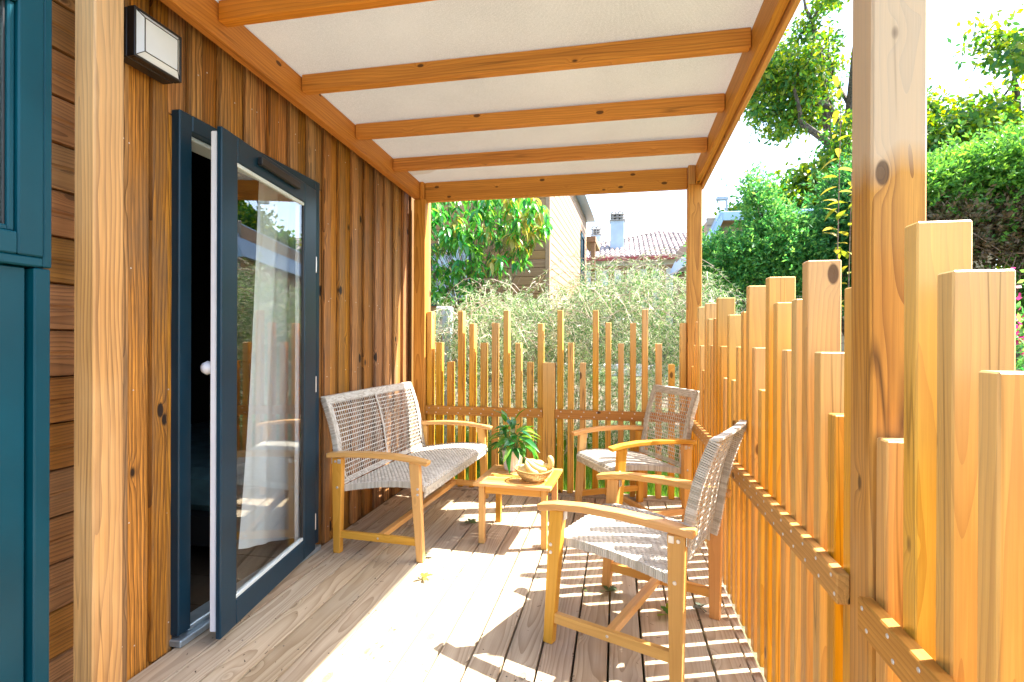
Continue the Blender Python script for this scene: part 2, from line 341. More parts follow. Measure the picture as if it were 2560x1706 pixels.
class MB:
    def __init__(s): s.V = []; s.F = []
    def add(s, V, F):
        n = len(s.V); s.V += [tuple(v) for v in V]; s.F += [[i + n for i in f] for f in F]
    def box(s, x0, x1, y0, y1, z0, z1, c=0.0015):
        V, F = cboxgeo(x1 - x0, y1 - y0, z1 - z0, c); o = ((x0 + x1) / 2, (y0 + y1) / 2, (z0 + z1) / 2)
        s.add([(v[0] + o[0], v[1] + o[1], v[2] + o[2]) for v in V], F)
    def tube(s, pts, r, n=6, r1=None, cap=True):
        pts = [Vector(p) for p in pts]; L = len(pts); V = []; F = []
        prev = None
        for i, p in enumerate(pts):
            d = (pts[min(i + 1, L - 1)] - pts[max(i - 1, 0)]); d = d.normalized() if d.length > 1e-9 else Vector((0, 0, 1))
            a = d.orthogonal().normalized() if prev is None else (prev - d * prev.dot(d)).normalized()
            prev = a; b = d.cross(a); rr = r if r1 is None else r + (r1 - r) * i / max(1, L - 1)
            for k in range(n):
                an = 2 * math.pi * k / n; V.append(p + (a * math.cos(an) + b * math.sin(an)) * rr)
        for i in range(L - 1):
            for k in range(n):
                k2 = (k + 1) % n; F.append([i * n + k, i * n + k2, (i + 1) * n + k2, (i + 1) * n + k])
        if cap: F.append(list(range(n))[::-1]); F.append([(L - 1) * n + k for k in range(n)])
        s.add(V, F)
    def lathe(s, prof, n=24, o=(0, 0, 0), wob=None):
        V = []; F = []
        for i, (r, z) in enumerate(prof):
            for k in range(n):
                an = 2 * math.pi * k / n; V.append((o[0] + r * math.cos(an), o[1] + r * math.sin(an), o[2] + z))
        for i in range(len(prof) - 1):
            for k in range(n):
                k2 = (k + 1) % n; F.append([i * n + k, i * n + k2, (i + 1) * n + k2, (i + 1) * n + k])
        s.add(V, F)
    def disc(s, c, nrm, r, h=0.002, n=8):
        c = Vector(c); d = Vector(nrm).normalized(); a = d.orthogonal().normalized(); b = d.cross(a); V = []
        for hh, rr in ((0, r), (h, r * 0.8)):
            for k in range(n):
                an = 2 * math.pi * k / n; V.append(c + d * hh + (a * math.cos(an) + b * math.sin(an)) * rr)
        F = [[k, (k + 1) % n, n + (k + 1) % n, n + k] for k in range(n)] + [[n + k for k in range(n)]]
        s.add(V, F)
    def build(s, name, mat, parent=None, loc=(0, 0, 0), rot=(0, 0, 0), smooth=False, kind=None):
        return ob(name, mesh(name, s.V, s.F, mat, smooth), parent, loc, rot, kind)
def prism(pts2, x0, x1, mat, name, parent=None, axis='X', loc=(0, 0, 0), rot=(0, 0, 0), bev=0.004):
    """an outline (u,v) pushed along an axis; u,v are the other two axes in order"""
    bm = bmesh.new()
    def P(u, v, w): return {'X': (w, u, v), 'Y': (u, w, v), 'Z': (u, v, w)}[axis]
    a = [bm.verts.new(P(u, v, x0)) for u, v in pts2]; b = [bm.verts.new(P(u, v, x1)) for u, v in pts2]
    bm.faces.new(a); bm.faces.new(b[::-1]); n = len(a)
    for i in range(n): bm.faces.new([a[i], b[i], b[(i + 1) % n], a[(i + 1) % n]])
    bmesh.ops.recalc_face_normals(bm, faces=bm.faces)
    if bev: bmesh.ops.bevel(bm, geom=[e for e in bm.edges if e.calc_face_angle(0) > 0.5], offset=bev, segments=2, affect='EDGES', profile=0.5)
    me = bpy.data.meshes.new(name); bm.to_mesh(me); bm.free(); me.materials.append(mat)
    return ob(name, me, parent, loc, rot)
def copy_tree(o, parent=None):
    c = o.copy(); C.objects.link(c); c.parent = parent
    for ch in list(o.children): copy_tree(ch, c)
    return c

# ================================================================== GROUND
def gz(x, y):
    t = min(1, max(0, (y - 5.4) / 4.2)); z = -0.14 + 0.75 * t * t * (3 - 2 * t)
    t2 = min(1, max(0, (y - 9.6) / 6)); z += 1.0 * t2 * t2 * (3 - 2 * t2)
    return z
xs = [-120, -60, -30, -15, -8] + [x * 0.5 for x in range(-14, 21)] + [12, 15, 30, 60, 120]
ys = [-60, -20, -8] + [y * 0.4 for y in range(-10, 45)] + [20, 24, 30, 60, 150]
V = [(x, y, gz(x, y) + 0.02 * math.sin(x * 3.1 + y * 1.7) * math.sin(y * 2.3)) for y in ys for x in xs]
F = [[j * len(xs) + i, j * len(xs) + i + 1, (j + 1) * len(xs) + i + 1, (j + 1) * len(xs) + i] for j in range(len(ys) - 1) for i in range(len(xs) - 1)]
ob('ground', mesh('ground', V, F, M['ground'], True), kind='structure')

def blades(n, region, h0, h1, w, seed, name, mat):
    r = np.random.RandomState(seed); x0, x1, y0, y1 = region
    x = r.uniform(x0, x1, n); y = r.uniform(y0, y1, n)
    keep = ~((x > -1.75) & (x < 0.66) & (y < 4.22)); x = x[keep]; y = y[keep]; n = len(x)
    z = np.array([gz(a, b) for a, b in zip(x, y)]); an = r.uniform(0, 2 * np.pi, n); h = r.uniform(h0, h1, n)
    lx = np.cos(an) * w; ly = np.sin(an) * w; bx_ = r.normal(0, .35, n) * h; by = r.normal(0, .35, n) * h
    V = np.empty((n, 3, 3)); V[:, 0] = np.c_[x - lx, y - ly, z - .01]; V[:, 1] = np.c_[x + lx, y + ly, z - .01]; V[:, 2] = np.c_[x + bx_, y + by, z + h]
    ob(name, npmesh(name, V.reshape(-1, 3), np.arange(3 * n).reshape(-1, 3), mat), kind='stuff')
blades(52000, (-3.2, 3.2, 4.15, 6.6), 0.05, 0.17, 0.004, 3, 'grass', M['grass'])
blades(9000, (0.66, 3.0, 0.5, 4.2), 0.05, 0.15, 0.004, 4, 'side_grass', M['grass'])
# pale stone edging of the bed beyond the shrub
e = root('stone_edging', (0, 9.4, 0), 0, 'low pale stone edging behind the feathery shrub', 'edging')
for k in range(14):
    bx('stone', -1.6 + k * 0.34, -1.6 + k * 0.34 + 0.33, -0.1, 0.1, gz(0, 9.4) - 0.05, gz(0, 9.4) + 0.17 + 0.01 * (k % 3), M['plaster'], e, 0.015)

# ================================================================== DECK
deck = root('deck', (0, 0, 0), kind='structure')
for k in range(-13, 4):
    x0 = -0.027 + 0.1275 * k + 0.0042
    o = bx('deck_board', x0, x0 + 0.1190, -1.2, 4.085, -0.028, 0, M['deck'], deck, 0.0016)
    o.location.z += RND.uniform(-0.0012, 0.0012)
mb = MB(); md = MB(); q = random.Random(77)
for y in (1.03, 1.83, 2.63, 3.43, 4.03):
    for k in range(-13, 4):
        for dx in (0.028, 0.096): mb.disc((-0.027 + 0.1275 * k + dx + q.uniform(-.003, .003), y + q.uniform(-.006, .006), 0.0003), (0, 0, 1), 0.0036, 0.0008)
mb.build('deck_screw', plain('dull_screw', (0.12, 0.10, 0.08), 0.5, 0.5), deck, kind='stuff')
for k in range(420):
    x, y = q.uniform(-1.6, 0.46), q.uniform(1.3, 4.05); 
    if q.random() < .5: x = -0.027 + 0.1275 * q.randint(-12, 3) + q.uniform(-.012, .012)
    a = q.uniform(0, 6.28); L = q.uniform(.003, .012); w = q.uniform(.0008, .003)
    c_, s_ = math.cos(a), math.sin(a); P = [(x + c_ * u - s_ * v, y + s_ * u + c_ * v, 0.0012 + abs(u) * .15) for u, v in ((-L, -w * .3), (L, -w), (L * .8, w), (-L * .7, w * .6))]
    md.add(P, [[0, 1, 2, 3]])
md.build('leaf_litter', plain('dry_litter', (0.10, 0.065, 0.035), 0.9, 0, 0.35, 40), deck, kind='stuff')
for y in (0.2, 1.0, 1.8, 2.6, 3.4, 4.0):
    bx('joist', -1.75, 0.49, y, y + 0.06, -0.135, -0.030, M['railX'], deck)

# ================================================================== CABIN (left)
cab = root('wooden_cabin', (-1.68, 1.3, 0), 0, 'dark stained timber cabin wall with vertical boards behind the deck', 'cabin')
CX, CY = 1.68, -1.3       # world -> cabin offset
def cb(name, x0, x1, y0, y1, z0, z1, mat, parent=None, c=0.003):
    return bx(name, x0 + CX, x1 + CX, y0 + CY, y1 + CY, z0, z1, mat, parent or cab, c)
DY0, DY1, DZ = 1.737, 2.715, 2.094
for k in range(-1, 18):
    yb = 1.633 + 0.165 * k       # batten start; the wide board lies between battens
    # wide recessed boards
    a, b_ = yb + 0.035, yb + 0.035 + 0.163
    if b_ < DY0 + 0.02 or a > DY1 - 0.02:
        cb('wall_board', -1.725, -1.70 + RND.uniform(-.001, .001), a, b_, -0.12, 2.60, M['wall'], c=0.004)
    else:
        cb('wall_board', -1.725, -1.70 + RND.uniform(-.001, .001), a, b_, DZ - 0.02, 2.60, M['wall'], c=0.004)
        if a < DY0: cb('wall_board', -1.725, -1.7003, a, DY0 + .01, -0.06, DZ - 0.022, M['wall'], c=0.004)
        if b_ > DY1: cb('wall_board', -1.725, -1.7003, DY1 - .01, b_, -0.06, DZ - 0.022, M['wall'], c=0.004)
    inside = yb + 0.066 > DY0 and yb < DY1
    zb = DZ + 0.002 if inside else 0.004
    cb('batten', -1.6995, -1.676 + RND.uniform(-.001, .001), yb, yb + 0.066, zb, 2.60, M['wall'], c=0.004)
for k in range(19):                                               # horizontal boards before the corner post
    z = -0.08 + k * 0.145
    mb = MB(); pr = [(-0.025, 0.001), (0.0, 0.006), (0.002, 0.06), (-0.004, 0.066), (-0.004, 0.074), (0.002, 0.08), (0.0, 0.138), (-0.008, 0.1445), (-0.025, 0.1445)]
    V = [(p[0], yy, p[1]) for yy in (-1.28, 0.17) for p in pr]; n = len(pr)
    V = [(v[0], v[1], v[2] - 0.07) for v in V]
    mb.add(V, [[i, (i + 1) % n, n + (i + 1) % n, n + i] for i in range(n)] + [list(range(n))[::-1], list(range(n, 2 * n))])
    mb.build('siding_board', M['siding'], cab, (-0.02 + RND.uniform(-.001, .001), 0, z + 0.07))
nl = MB(); q = random.Random(78)
for k in range(-1, 15):
    yb = 1.633 + 0.165 * k
    for z in (0.12, 0.55, 1.0, 1.45, 1.9, 2.3):
        if DY0 - .05 < yb < DY1 + .02 and z < DZ: continue
        nl.disc((-1.6995 + CX - .0003, yb + 0.10 + q.uniform(-.02, .02) + CY, z + q.uniform(-.03, .03)), (1, 0, 0), 0.0032, 0.001)
        if k % 2: nl.disc((-1.676 + CX + .0008, yb + 0.033 + q.uniform(-.01, .01) + CY, z + q.uniform(-.03, .03)), (1, 0, 0), 0.0032, 0.001)
nl.build('nail', M['steel'], cab, kind='stuff')
# room behind the door, open to the doorway only
rm = root('room', (0, 0, 0)); rm.parent = cab
def rb(name, *a): return bx(name, a[0] + CX, a[1] + CX, a[2] + CY, a[3] + CY, a[4], a[5], a[6], rm, 0.002)
for k in range(16):
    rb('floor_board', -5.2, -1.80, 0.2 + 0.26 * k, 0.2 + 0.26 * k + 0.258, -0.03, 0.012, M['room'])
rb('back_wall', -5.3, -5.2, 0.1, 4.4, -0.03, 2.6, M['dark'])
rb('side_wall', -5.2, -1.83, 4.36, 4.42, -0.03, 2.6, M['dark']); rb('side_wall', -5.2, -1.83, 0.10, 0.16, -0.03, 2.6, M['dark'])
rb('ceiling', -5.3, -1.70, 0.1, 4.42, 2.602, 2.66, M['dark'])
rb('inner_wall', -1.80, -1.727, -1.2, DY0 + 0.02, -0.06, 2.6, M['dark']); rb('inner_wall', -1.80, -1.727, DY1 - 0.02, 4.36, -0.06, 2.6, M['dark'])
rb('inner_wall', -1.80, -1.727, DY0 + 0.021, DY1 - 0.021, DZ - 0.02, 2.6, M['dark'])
# roof slab of the cabin
cb('cabin_roof', -5.5, -1.66, -1.6, 4.68, 2.67, 2.76, M['greyroof'])
cb('end_wall', -5.4, -1.73, 4.60, 4.63, -0.1, 2.66, M['wall'])
# door frame
fr = root('door_frame'); fr.parent = cab
def fb(name, *a, c=0.004): return bx(name, a[0] + CX, a[1] + CX, a[2] + CY, a[3] + CY, a[4], a[5], a[6], fr, c)
fb('jamb', -1.74, -1.664, DY0, DY0 + 0.062, 0.044, DZ, M['anth']); fb('jamb', -1.76, -1.664, DY1 - 0.05, DY1, 0.044, DZ, M['anth'])
fb('head', -1.76, -1.6635, DY0 + 0.063, DY1 - 0.051, DZ - 0.066, DZ - 0.0005, M['anth'])
fb('head_lining', -1.80, -1.70, DY0 + 0.065, DY1 - 0.052, DZ - 0.085, DZ - 0.0665, M['seal'])
fb('sill', -1.76, -1.650, DY0 - 0.004, DY1 + 0.004, 0.002, 0.030, M['alu']); fb('sill', -1.755, -1.675, DY0 + 0.063, DY1 - 0.051, 0.0302, 0.052, M['alu'])
for z in (1.734, 1.542, 0.910, 0.13):
    fb('strike_plate', -1.752, -1.736, DY0 + 0.0622, DY0 + 0.076, z - 0.03, z + 0.03, M['white'])
# door leaf, hinged on its far edge and standing a little open
LA = Vector((-1.513, 1.79, 0)); LB = Vector((-1.65, 2.665, 0)); ld_ = (LB - LA).normalized()
leaf = root('door_leaf', (LA.x + CX, LA.y + CY, 0), math.atan2(ld_.y, ld_.x)); leaf.parent = cab
# local: x along the leaf (0 free edge .. 0.88 hinge), y: +y is indoors, -y outdoors
LW = 0.875; z0, z1 = 0.026, 2.033; sw = 0.098
def lf(name, x0, x1, y0, y1, za, zb, mat, c=0.004): return bx(name, x0, x1, y0, y1, za, zb, mat, leaf, c)
lf('stile', -0.012, sw, 0, 0.022, z0, z1, M['anth']); lf('stile', LW - 0.145, LW, 0, 0.022, z0, z1, M['anth'])
lf('rail', sw + .0005, LW - 0.1455, 0, 0.0218, z0, z0 + 0.105, M['anth']); lf('rail', sw + .0005, LW - 0.1455, 0, 0.0218, z1 - 0.105, z1, M['anth'])
lf('inner_stile', 0.004, sw, 0.030, 0.056, z0 + 0.02, z1 - 0.012, M['white']); lf('inner_stile', LW - 0.15, LW - 0.05, 0.030, 0.052, z0 + 0.02, z1 - 0.012, M['white'])
lf('inner_rail', sw + .001, LW - 0.151, 0.030, 0.052, z0 + 0.02, z0 + 0.10, M['white']); lf('inner_rail', sw + .001, LW - 0.151, 0.030, 0.052, z1 - 0.10, z1 - 0.012, M['white'])
lf('lock_strip', 0.010, sw, 0.0225, 0.0295, z0 + 0.015, z1 - 0.02, plain('lock_strip', (0.13, 0.08, 0.06), 0.4, 0.6), 0.001)
for za, zb, xa, xb in ((z0 + .1055, z0 + .122, sw + .001, LW - .146), (z1 - .122, z1 - .1055, sw + .001, LW - .146)):
    lf('glazing_bead', xa, xb, 0.004, 0.0215, za, zb, M['seal'], 0.002)
lf('gasket', sw + .0005, sw + 0.008, 0.004, 0.0215, z0 + .123, z1 - .123, M['black'], 0.002); lf('gasket', LW - .155, LW - .1456, 0.004, 0.0215, z0 + .123, z1 - .123, M['black'], 0.002)
lf('pane', sw + 0.004, LW - 0.150, 0.010, 0.015, z0 + .112, z1 - .112, M['glass'], 0.0)
lf('closer_bar', 0.25, 0.63, -0.022, -0.001, 1.968, 2.003, M['black'], 0.003)
mb = MB(); mb.lathe([(0.0, 0.055), (0.02, 0.052), (0.028, 0.035), (0.022, 0.016), (0.012, 0.008), (0.012, 0.0)], 20)
mb.build('door_knob', M['white'], leaf, (0.045, 0.056, 1.085), (-math.pi / 2, 0, 0), True)
mb = MB()
for z in (0.14, 0.2, 0.3, 0.62, 0.95, 1.06, 1.1, 1.3, 1.5, 1.62, 1.8, 1.85, 1.9): mb.disc((0.009, 0.026, z), (-1, 0, 0), 0.0045, 0.002)
mb.build('lock_screw', M['steel'], leaf, kind='stuff')
for z in (0.18, 0.95, 1.62): lf('hinge', LW + 0.001, LW + 0.012, 0.0, 0.030, z - 0.045, z + 0.045, M['steel'], 0.003)
# left: teal framed window over a teal panel
wn = root('teal_window', (CX, CY, 0)); wn.parent = cab
def wb(name, *a, c=0.004): return bx(name, *a[:7], wn, c)
XF = -1.60
wb('outer_frame', -1.70, XF - 0.004, 1.202, 1.226, 1.403, 2.32, M['teal']); wb('outer_frame', -1.70, XF - 0.004, 0.20, 1.2015, 1.403, 1.430, M['teal'])
wb('sash', -1.66, XF, 1.135, 1.2005, 1.431, 2.30, M['teal']); wb('sash', -1.66, XF - 0.0005, 0.22, 1.1345, 1.431, 1.492, M['teal']); wb('sash', -1.66, XF - 0.0005, 0.22, 1.1345, 2.118, 2.18, M['teal'])
wb('bead', -1.65, XF - 0.012, 1.118, 1.1345, 1.4925, 2.1175, M['teal']); wb('bead', -1.65, XF - 0.012, 0.22, 1.1175, 1.4925, 1.508, M['teal'])
wb('gasket', -1.65, XF - 0.022, 1.112, 1.1178, 1.5085, 2.117, M['black'], c=0.001)
wb('pane', -1.634, -1.628, 0.22, 1.112, 1.508, 2.117, M['wglass'], c=0)
wb('panel', -1.70, XF - 0.026, 0.20, 1.172, 0.05, 1.400, M['teal']); wb('panel_stile', -1.70, XF - 0.006, 1.180, 1.224, 0.05, 1.400, M['teal'])
wb('head_casing', -1.70, XF + 0.0, 0.20, 1.23, 2.181, 2.42, M['teal'])
tag(wb('net_curtain', -1.652, -1.648, 0.3, 1.111, 1.50, 2.117, M['curtain'], c=0), 'bright lace panel')
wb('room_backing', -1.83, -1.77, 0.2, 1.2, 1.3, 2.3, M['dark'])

# curtain hanging indoors, seen through the door glass
n = 60; V = []
for j in range(26):
    v = j / 25
    for i in range(n + 1):
        u = i / n; y = 2.19 - 0.10 * (1 - v) ** 1.0 * 0 + u * 0.56 + 0.14 * (1 - u) * v
        zb = 0.20 - 0.15 * u; z = zb + (2.06 - zb) * v
        x = -1.765 - 0.05 * u + 0.020 * math.sin(u * 21 + 0.7 * math.sin(v * 3)) * (0.4 + 0.6 * v) + 0.012 * math.sin(u * 9 + 4 * v) * (1 - v)
        V.append((x, y, z))
F = [[j * (n + 1) + i, j * (n + 1) + i + 1, (j + 1) * (n + 1) + i + 1, (j + 1) * (n + 1) + i] for j in range(25) for i in range(n)]
tag(ob('curtain', mesh('curtain', V, F, M['curtain'], True)), 'white curtain hanging inside the glazed door', 'curtain')
# bed and pillow indoors
bed = root('bed', (-2.75, 3.3, 0), 0, 'low bed with dark teal linen inside the dark room', 'bed')
bx('bed_frame', -0.75, 0.75, -0.9, 0.9, 0.10, 0.26, M['dark'], bed); bx('mattress', -0.73, 0.73, -0.88, 0.88, 0.262, 0.50, M['linen'], bed, 0.05)
bx('headboard', -0.78, 0.78, 0.902, 0.95, 0.0, 1.0, M['dark'], bed)
tag(bx('pillow', -2.9, -2.3, 3.72, 4.12, 0.502, 0.66, M['pill'], None, 0.06), 'grey pillow lying on the bed inside the cabin', 'pillow')

# wall lamp
lamp = root('wall_lamp', (-1.675, 1.575, 2.24), 0, 'square black wall lamp with white diffuser above the cabin door', 'lamp')
bx('housing', 0, 0.05, -0.098, 0.098, -0.085, 0.085, M['black'], lamp, 0.004)
for a in ((-0.098, -0.090, -0.085, 0.085), (0.090, 0.098, -0.085, 0.085)): bx('rim', 0.0505, 0.082, a[0], a[1], a[2], a[3], M['black'], lamp, 0.002)
for a in ((-0.0895, 0.0895, -0.085, -0.077), (-0.0895, 0.0895, 0.077, 0.085)): bx('rim', 0.0505, 0.0818, a[0], a[1], a[2], a[3], M['black'], lamp, 0.002)
mb = MB(); o_, i_ = (0.089, 0.0765), (0.068, 0.057)
V = [(0.078, sy * o_[0], sz * o_[1]) for sy, sz in ((-1, -1), (1, -1), (1, 1), (-1, 1))] + [(0.092, sy * i_[0], sz * i_[1]) for sy, sz in ((-1, -1), (1, -1), (1, 1), (-1, 1))] + [(0.052, sy * o_[0], sz * o_[1]) for sy, sz in ((-1, -1), (1, -1), (1, 1), (-1, 1))]
mb.add(V, [[4, 5, 6, 7], [0, 1, 5, 4], [1, 2, 6, 5], [2, 3, 7, 6], [3, 0, 4, 7], [8, 9, 1, 0], [9, 10, 2, 1], [10, 11, 3, 2], [11, 8, 0, 3]])
mb.build('diffuser', M['opal'], lamp)
mb = MB(); q = [(0.0925, -0.068, -0.057), (0.0925, 0.068, -0.057), (0.0925, 0.068, 0.057), (0.0925, -0.068, 0.057)]; qo = [(0.0785, s1 * 0.089, s2 * 0.0765) for s1, s2 in ((-1, -1), (1, -1), (1, 1), (-1, 1))]
for i in range(4): mb.tube([q[i], q[(i + 1) % 4]], 0.0016, 4); mb.tube([q[i], qo[i]], 0.0016, 4)
mb.build('cage_bar', M['black'], lamp)

# ================================================================== PERGOLA
pg = root('pergola', (0, 0, 0), 0, 'orange stained timber pergola with canvas roof over the deck', 'pergola')
sl = 0.031
def zr(y): return 0.031 * (4.03 - y)      # roof rises towards the viewer
def sloped(name, x0, x1, y0, y1, zb, h, mat, c=0.004):
    L = y1 - y0; o = ob(name, cbox(x1 - x0, L / math.cos(math.atan(sl)), h, mat, c), pg, ((x0 + x1) / 2, (y0 + y1) / 2, zb + zr((y0 + y1) / 2) + h / 2), (-math.atan(sl), 0, 0)); return o
sloped('ledger_beam', -1.632, -1.583, 1.25, 4.12, 2.352, 0.142, M['pergY'])
sloped('header_beam', 0.566, 0.605, 1.24, 4.12, 2.356, 0.142, M['pergY'])
sloped('fascia_board', 0.608, 0.632, 1.25, 4.12, 2.332, 0.155, M['pergY'])
for y, zb in ((1.86, 2.482), (2.43, 2.466), (2.99, 2.442), (3.54, 2.418)):
    bx('rafter', -1.580, 0.563, y - 0.025, y + 0.025, zb, zb + 0.085, M['pergX'], pg, 0.004)
bx('end_beam', -1.548, 0.512, 4.075, 4.12, 2.336, 2.492, M['pergX'], pg, 0.004); bx('end_beam', -1.548, 0.524, 1.25, 1.295, 2.43, 2.586, M['pergX'], pg, 0.004)
def post(x0, x1, y0, y1, zt, tx0, tx1, zt2, mat):
    bx('corner_post', x0, x1, y0, y1, 0.001, zt, mat, pg, 0.005)
    bx('post_tongue', tx0, tx1, y0 + 0.001, y1 - 0.001, zt + 0.0005, zt2, mat, pg, 0.004)
post(-1.632, -1.532, 4.04, 4.135, 2.350, -1.5825, -1.550, 2.492, M['post'])
post(0.513, 0.612, 4.04, 4.135, 2.3545, 0.5135, 0.5655, 2.498, M['post'])
bx('corner_post', -1.607, -1.530, 1.287, 1.385, 0.001, 2.43, M['leftpost'], pg, 0.005)
bx('corner_post', 0.525, 0.630, 1.230, 1.328, -0.1, 2.46, M['postw'], pg, 0.005)
sloped('light_block', -1.705, -1.606, 1.25, 4.16, 2.4965, 0.006, M['greyroof'], 0.001)  # added strip, blocks light leaking through the gap behind the ledger
# canvas stretched over the rafters
V = []; nx, ny = 24, 40
for j in range(ny + 1):
    y = 1.25 + (4.12 - 1.25) * j / ny
    for i in range(nx + 1):
        x = -1.605 + (0.590 + 1.605) * i / nx
        V.append((x, y, 2.489 + zr(y) - 0.003 + 0.003 * math.sin(y * 11.2) * math.sin(math.pi * i / nx)))
F = [[j * (nx + 1) + i, j * (nx + 1) + i + 1, (j + 1) * (nx + 1) + i + 1, (j + 1) * (nx + 1) + i] for j in range(ny) for i in range(nx)]
zs = {}
cv = ob('canvas_roof', mesh('canvas_roof', V, F, M['canvas'], True), pg, (0, 0, 0.0165))

# ================================================================== FENCES
HT = {'A': 1.437, 'B': 1.337, 'C': 1.181, 'D': 1.025}
rf = root('rear_fence', (-0.52, 4.10, 0), 0, 'slatted timber fence of uneven pickets across the far end of the deck', 'fence')
lefts = [(-1.530, 'A'), (-1.452, 'C'), (-1.357, 'D'), (-1.265, 'A'), (-1.170, 'B'), (-1.076, 'C'), (-0.983, 'B'), (-0.888, 'A'), (-0.790, 'C'), (-0.698, 'D'), (-0.612, 'B'),
         (-0.458, 'A'), (-0.376, 'C'), (-0.282, 'D'), (-0.184, 'A'), (-0.088, 'B'), (0.008, 'C'), (0.098, 'B'), (0.186, 'A'), (0.288, 'C'), (0.382, 'D'), (0.464, 'B')]
scr = MB()
for x, h in lefts:
    z1 = HT[h] + RND.uniform(-.003, .003)
    x0 = x + 0.004
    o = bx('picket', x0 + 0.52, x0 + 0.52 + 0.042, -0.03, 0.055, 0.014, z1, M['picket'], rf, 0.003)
    for zz in (0.615, 0.650): scr.disc((x0 + 0.52 + 0.021 + (0.012 if zz > .63 else -0.008), -0.0601, zz), (0, -1, 0), 0.005, 0.0015)
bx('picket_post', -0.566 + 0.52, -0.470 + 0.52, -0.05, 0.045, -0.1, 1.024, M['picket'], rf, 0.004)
bx('rail', -1.53 + 0.52, -0.5675 + 0.52, -0.060, -0.0305, 0.596, 0.667, M['railX'], rf, 0.003); bx('rail', -0.4685 + 0.52, 0.512 + 0.52, -0.060, -0.0305, 0.594, 0.664, M['railX'], rf, 0.003)
bx('bottom_rail', -1.53 + 0.52, 0.512 + 0.52, -0.060, 0.055, -0.03, 0.012, M['deck'], rf, 0.003)
scr.build('screw', M['steel'], rf, kind='stuff')

sf = root('side_fence', (0.53, 2.5, 0), 0, 'tall honey coloured picket fence running along the right edge of the deck', 'fence')
scr = MB()
seq = 'BDCABCBADCABCDBDCABCBADCABCD'
def sp(yfar, h):
    ya = yfar - 0.045
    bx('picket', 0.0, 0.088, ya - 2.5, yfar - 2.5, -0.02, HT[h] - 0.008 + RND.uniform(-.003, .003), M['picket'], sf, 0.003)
    for zz in (0.612, 0.648): scr.disc((-0.0301, (ya + yfar) / 2 - 2.5 + (0.01 if zz > .63 else -0.01), zz), (-1, 0, 0), 0.005, 0.0015)
for k, h in enumerate(seq): sp(1.376 + 0.096 * k, h)
HT = {q: v - 0.014 for q, v in HT.items()}
for k, h in enumerate('DABCBACBDA'): sp(1.216 - 0.1035 * k, h)
bx('rail', -0.030, -0.0005, 1.332 - 2.5, 4.035 - 2.5, 0.592, 0.664, M['railY'], sf, 0.003)
bx('rail', -0.030, -0.0005, 0.2 - 2.5, 1.226 - 2.5, 0.592, 0.664, M['railY'], sf, 0.003)
bx('bottom_rail', -0.045, -0.012, 0.2 - 2.5, 4.035 - 2.5, -0.06, -0.002, M['deck'], sf, 0.003)
scr.build('screw', M['steel'], sf, kind='stuff')

# ================================================================== WICKER CHAIRS
def profile():
    """seat and back in one side view: list of (y, z), front edge first"""
    seat = [(0.262, 0.372), (0.268, 0.392), (0.255, 0.410), (0.20, 0.420), (0.10, 0.420), (0.0, 0.412), (-0.10, 0.397), (-0.18, 0.383), (-0.235, 0.372)]
    back = [(-0.238, 0.376), (-0.255, 0.45), (-0.268, 0.53), (-0.282, 0.62), (-0.303, 0.71), (-0.333, 0.80), (-0.360, 0.868)]
    return seat, back
def arc(pts):
    L = [0]
    for a, b in zip(pts, pts[1:]): L.append(L[-1] + math.hypot(b[0] - a[0], b[1] - a[1]))
    return L
def at(pts, L, s):
    s = max(0, min(L[-1], s))
    for i in range(len(L) - 1):
        if s <= L[i + 1] + 1e-9:
            t = (s - L[i]) / (L[i + 1] - L[i] + 1e-12); a, b = pts[i], pts[i + 1]
            d = ((b[0] - a[0]), (b[1] - a[1])); n = math.hypot(*d) + 1e-12
            return a[0] + d[0] * t, a[1] + d[1] * t, -d[1] / n * -1, d[0] / n * -1
    return (*pts[-1], 0, 1)
def strand(mb, P, N, Tw, w, th):
    """flat ribbon along points P with normals N and width direction Tw"""
    V = []
    for p, n in zip(P, N):
        p = Vector(p); n = Vector(n); t = Vector(Tw)
        V += [p - t * w / 2 - n * th / 2, p + t * w / 2 - n * th / 2, p + t * w / 2 + n * th / 2, p - t * w / 2 + n * th / 2]
    F = []
    for i in range(len(P) - 1):
        for k in range(4): F.append([i * 4 + k, i * 4 + (k + 1) % 4, i * 4 + 4 + (k + 1) % 4, i * 4 + 4 + k])
    F.append([3, 2, 1, 0]); e = (len(P) - 1) * 4; F.append([e, e + 1, e + 2, e + 3]); mb.add(V, F)
def weave_cell(mb, seat, L, x0, x1, s0, s1, th, lift):
    y0, z0, ny0, nz0 = at(seat, L, s0); y1, z1, ny1, nz1 = at(seat, L, s1); ym, zm, nym, nzm = at(seat, L, (s0 + s1) / 2)
    def nn(a, b):
        return (-a, -b)
    V = []
    for (y, z, ny, nz), k in (((y0, z0, ny0, nz0), 0), ((ym, zm, nym, nzm), lift), ((y1, z1, ny1, nz1), 0)):
        ny, nz = nn(ny, nz)
        if nz < 0: ny, nz = -ny, -nz
        sag = 0
        V += [(x0, y + ny * (k - th), z + nz * (k - th)), (x1, y + ny * (k - th), z + nz * (k - th)), (x1, y + ny * k, z + nz * k), (x0, y + ny * k, z + nz * k)]
    F = [[3, 2, 1, 0], [8, 9, 10, 11]]
    for i in (0, 1):
        for k in range(4): F.append([i * 4 + k, i * 4 + (k + 1) % 4, i * 4 + 4 + (k + 1) % 4, i * 4 + 4 + k])
    mb.add(V, F)
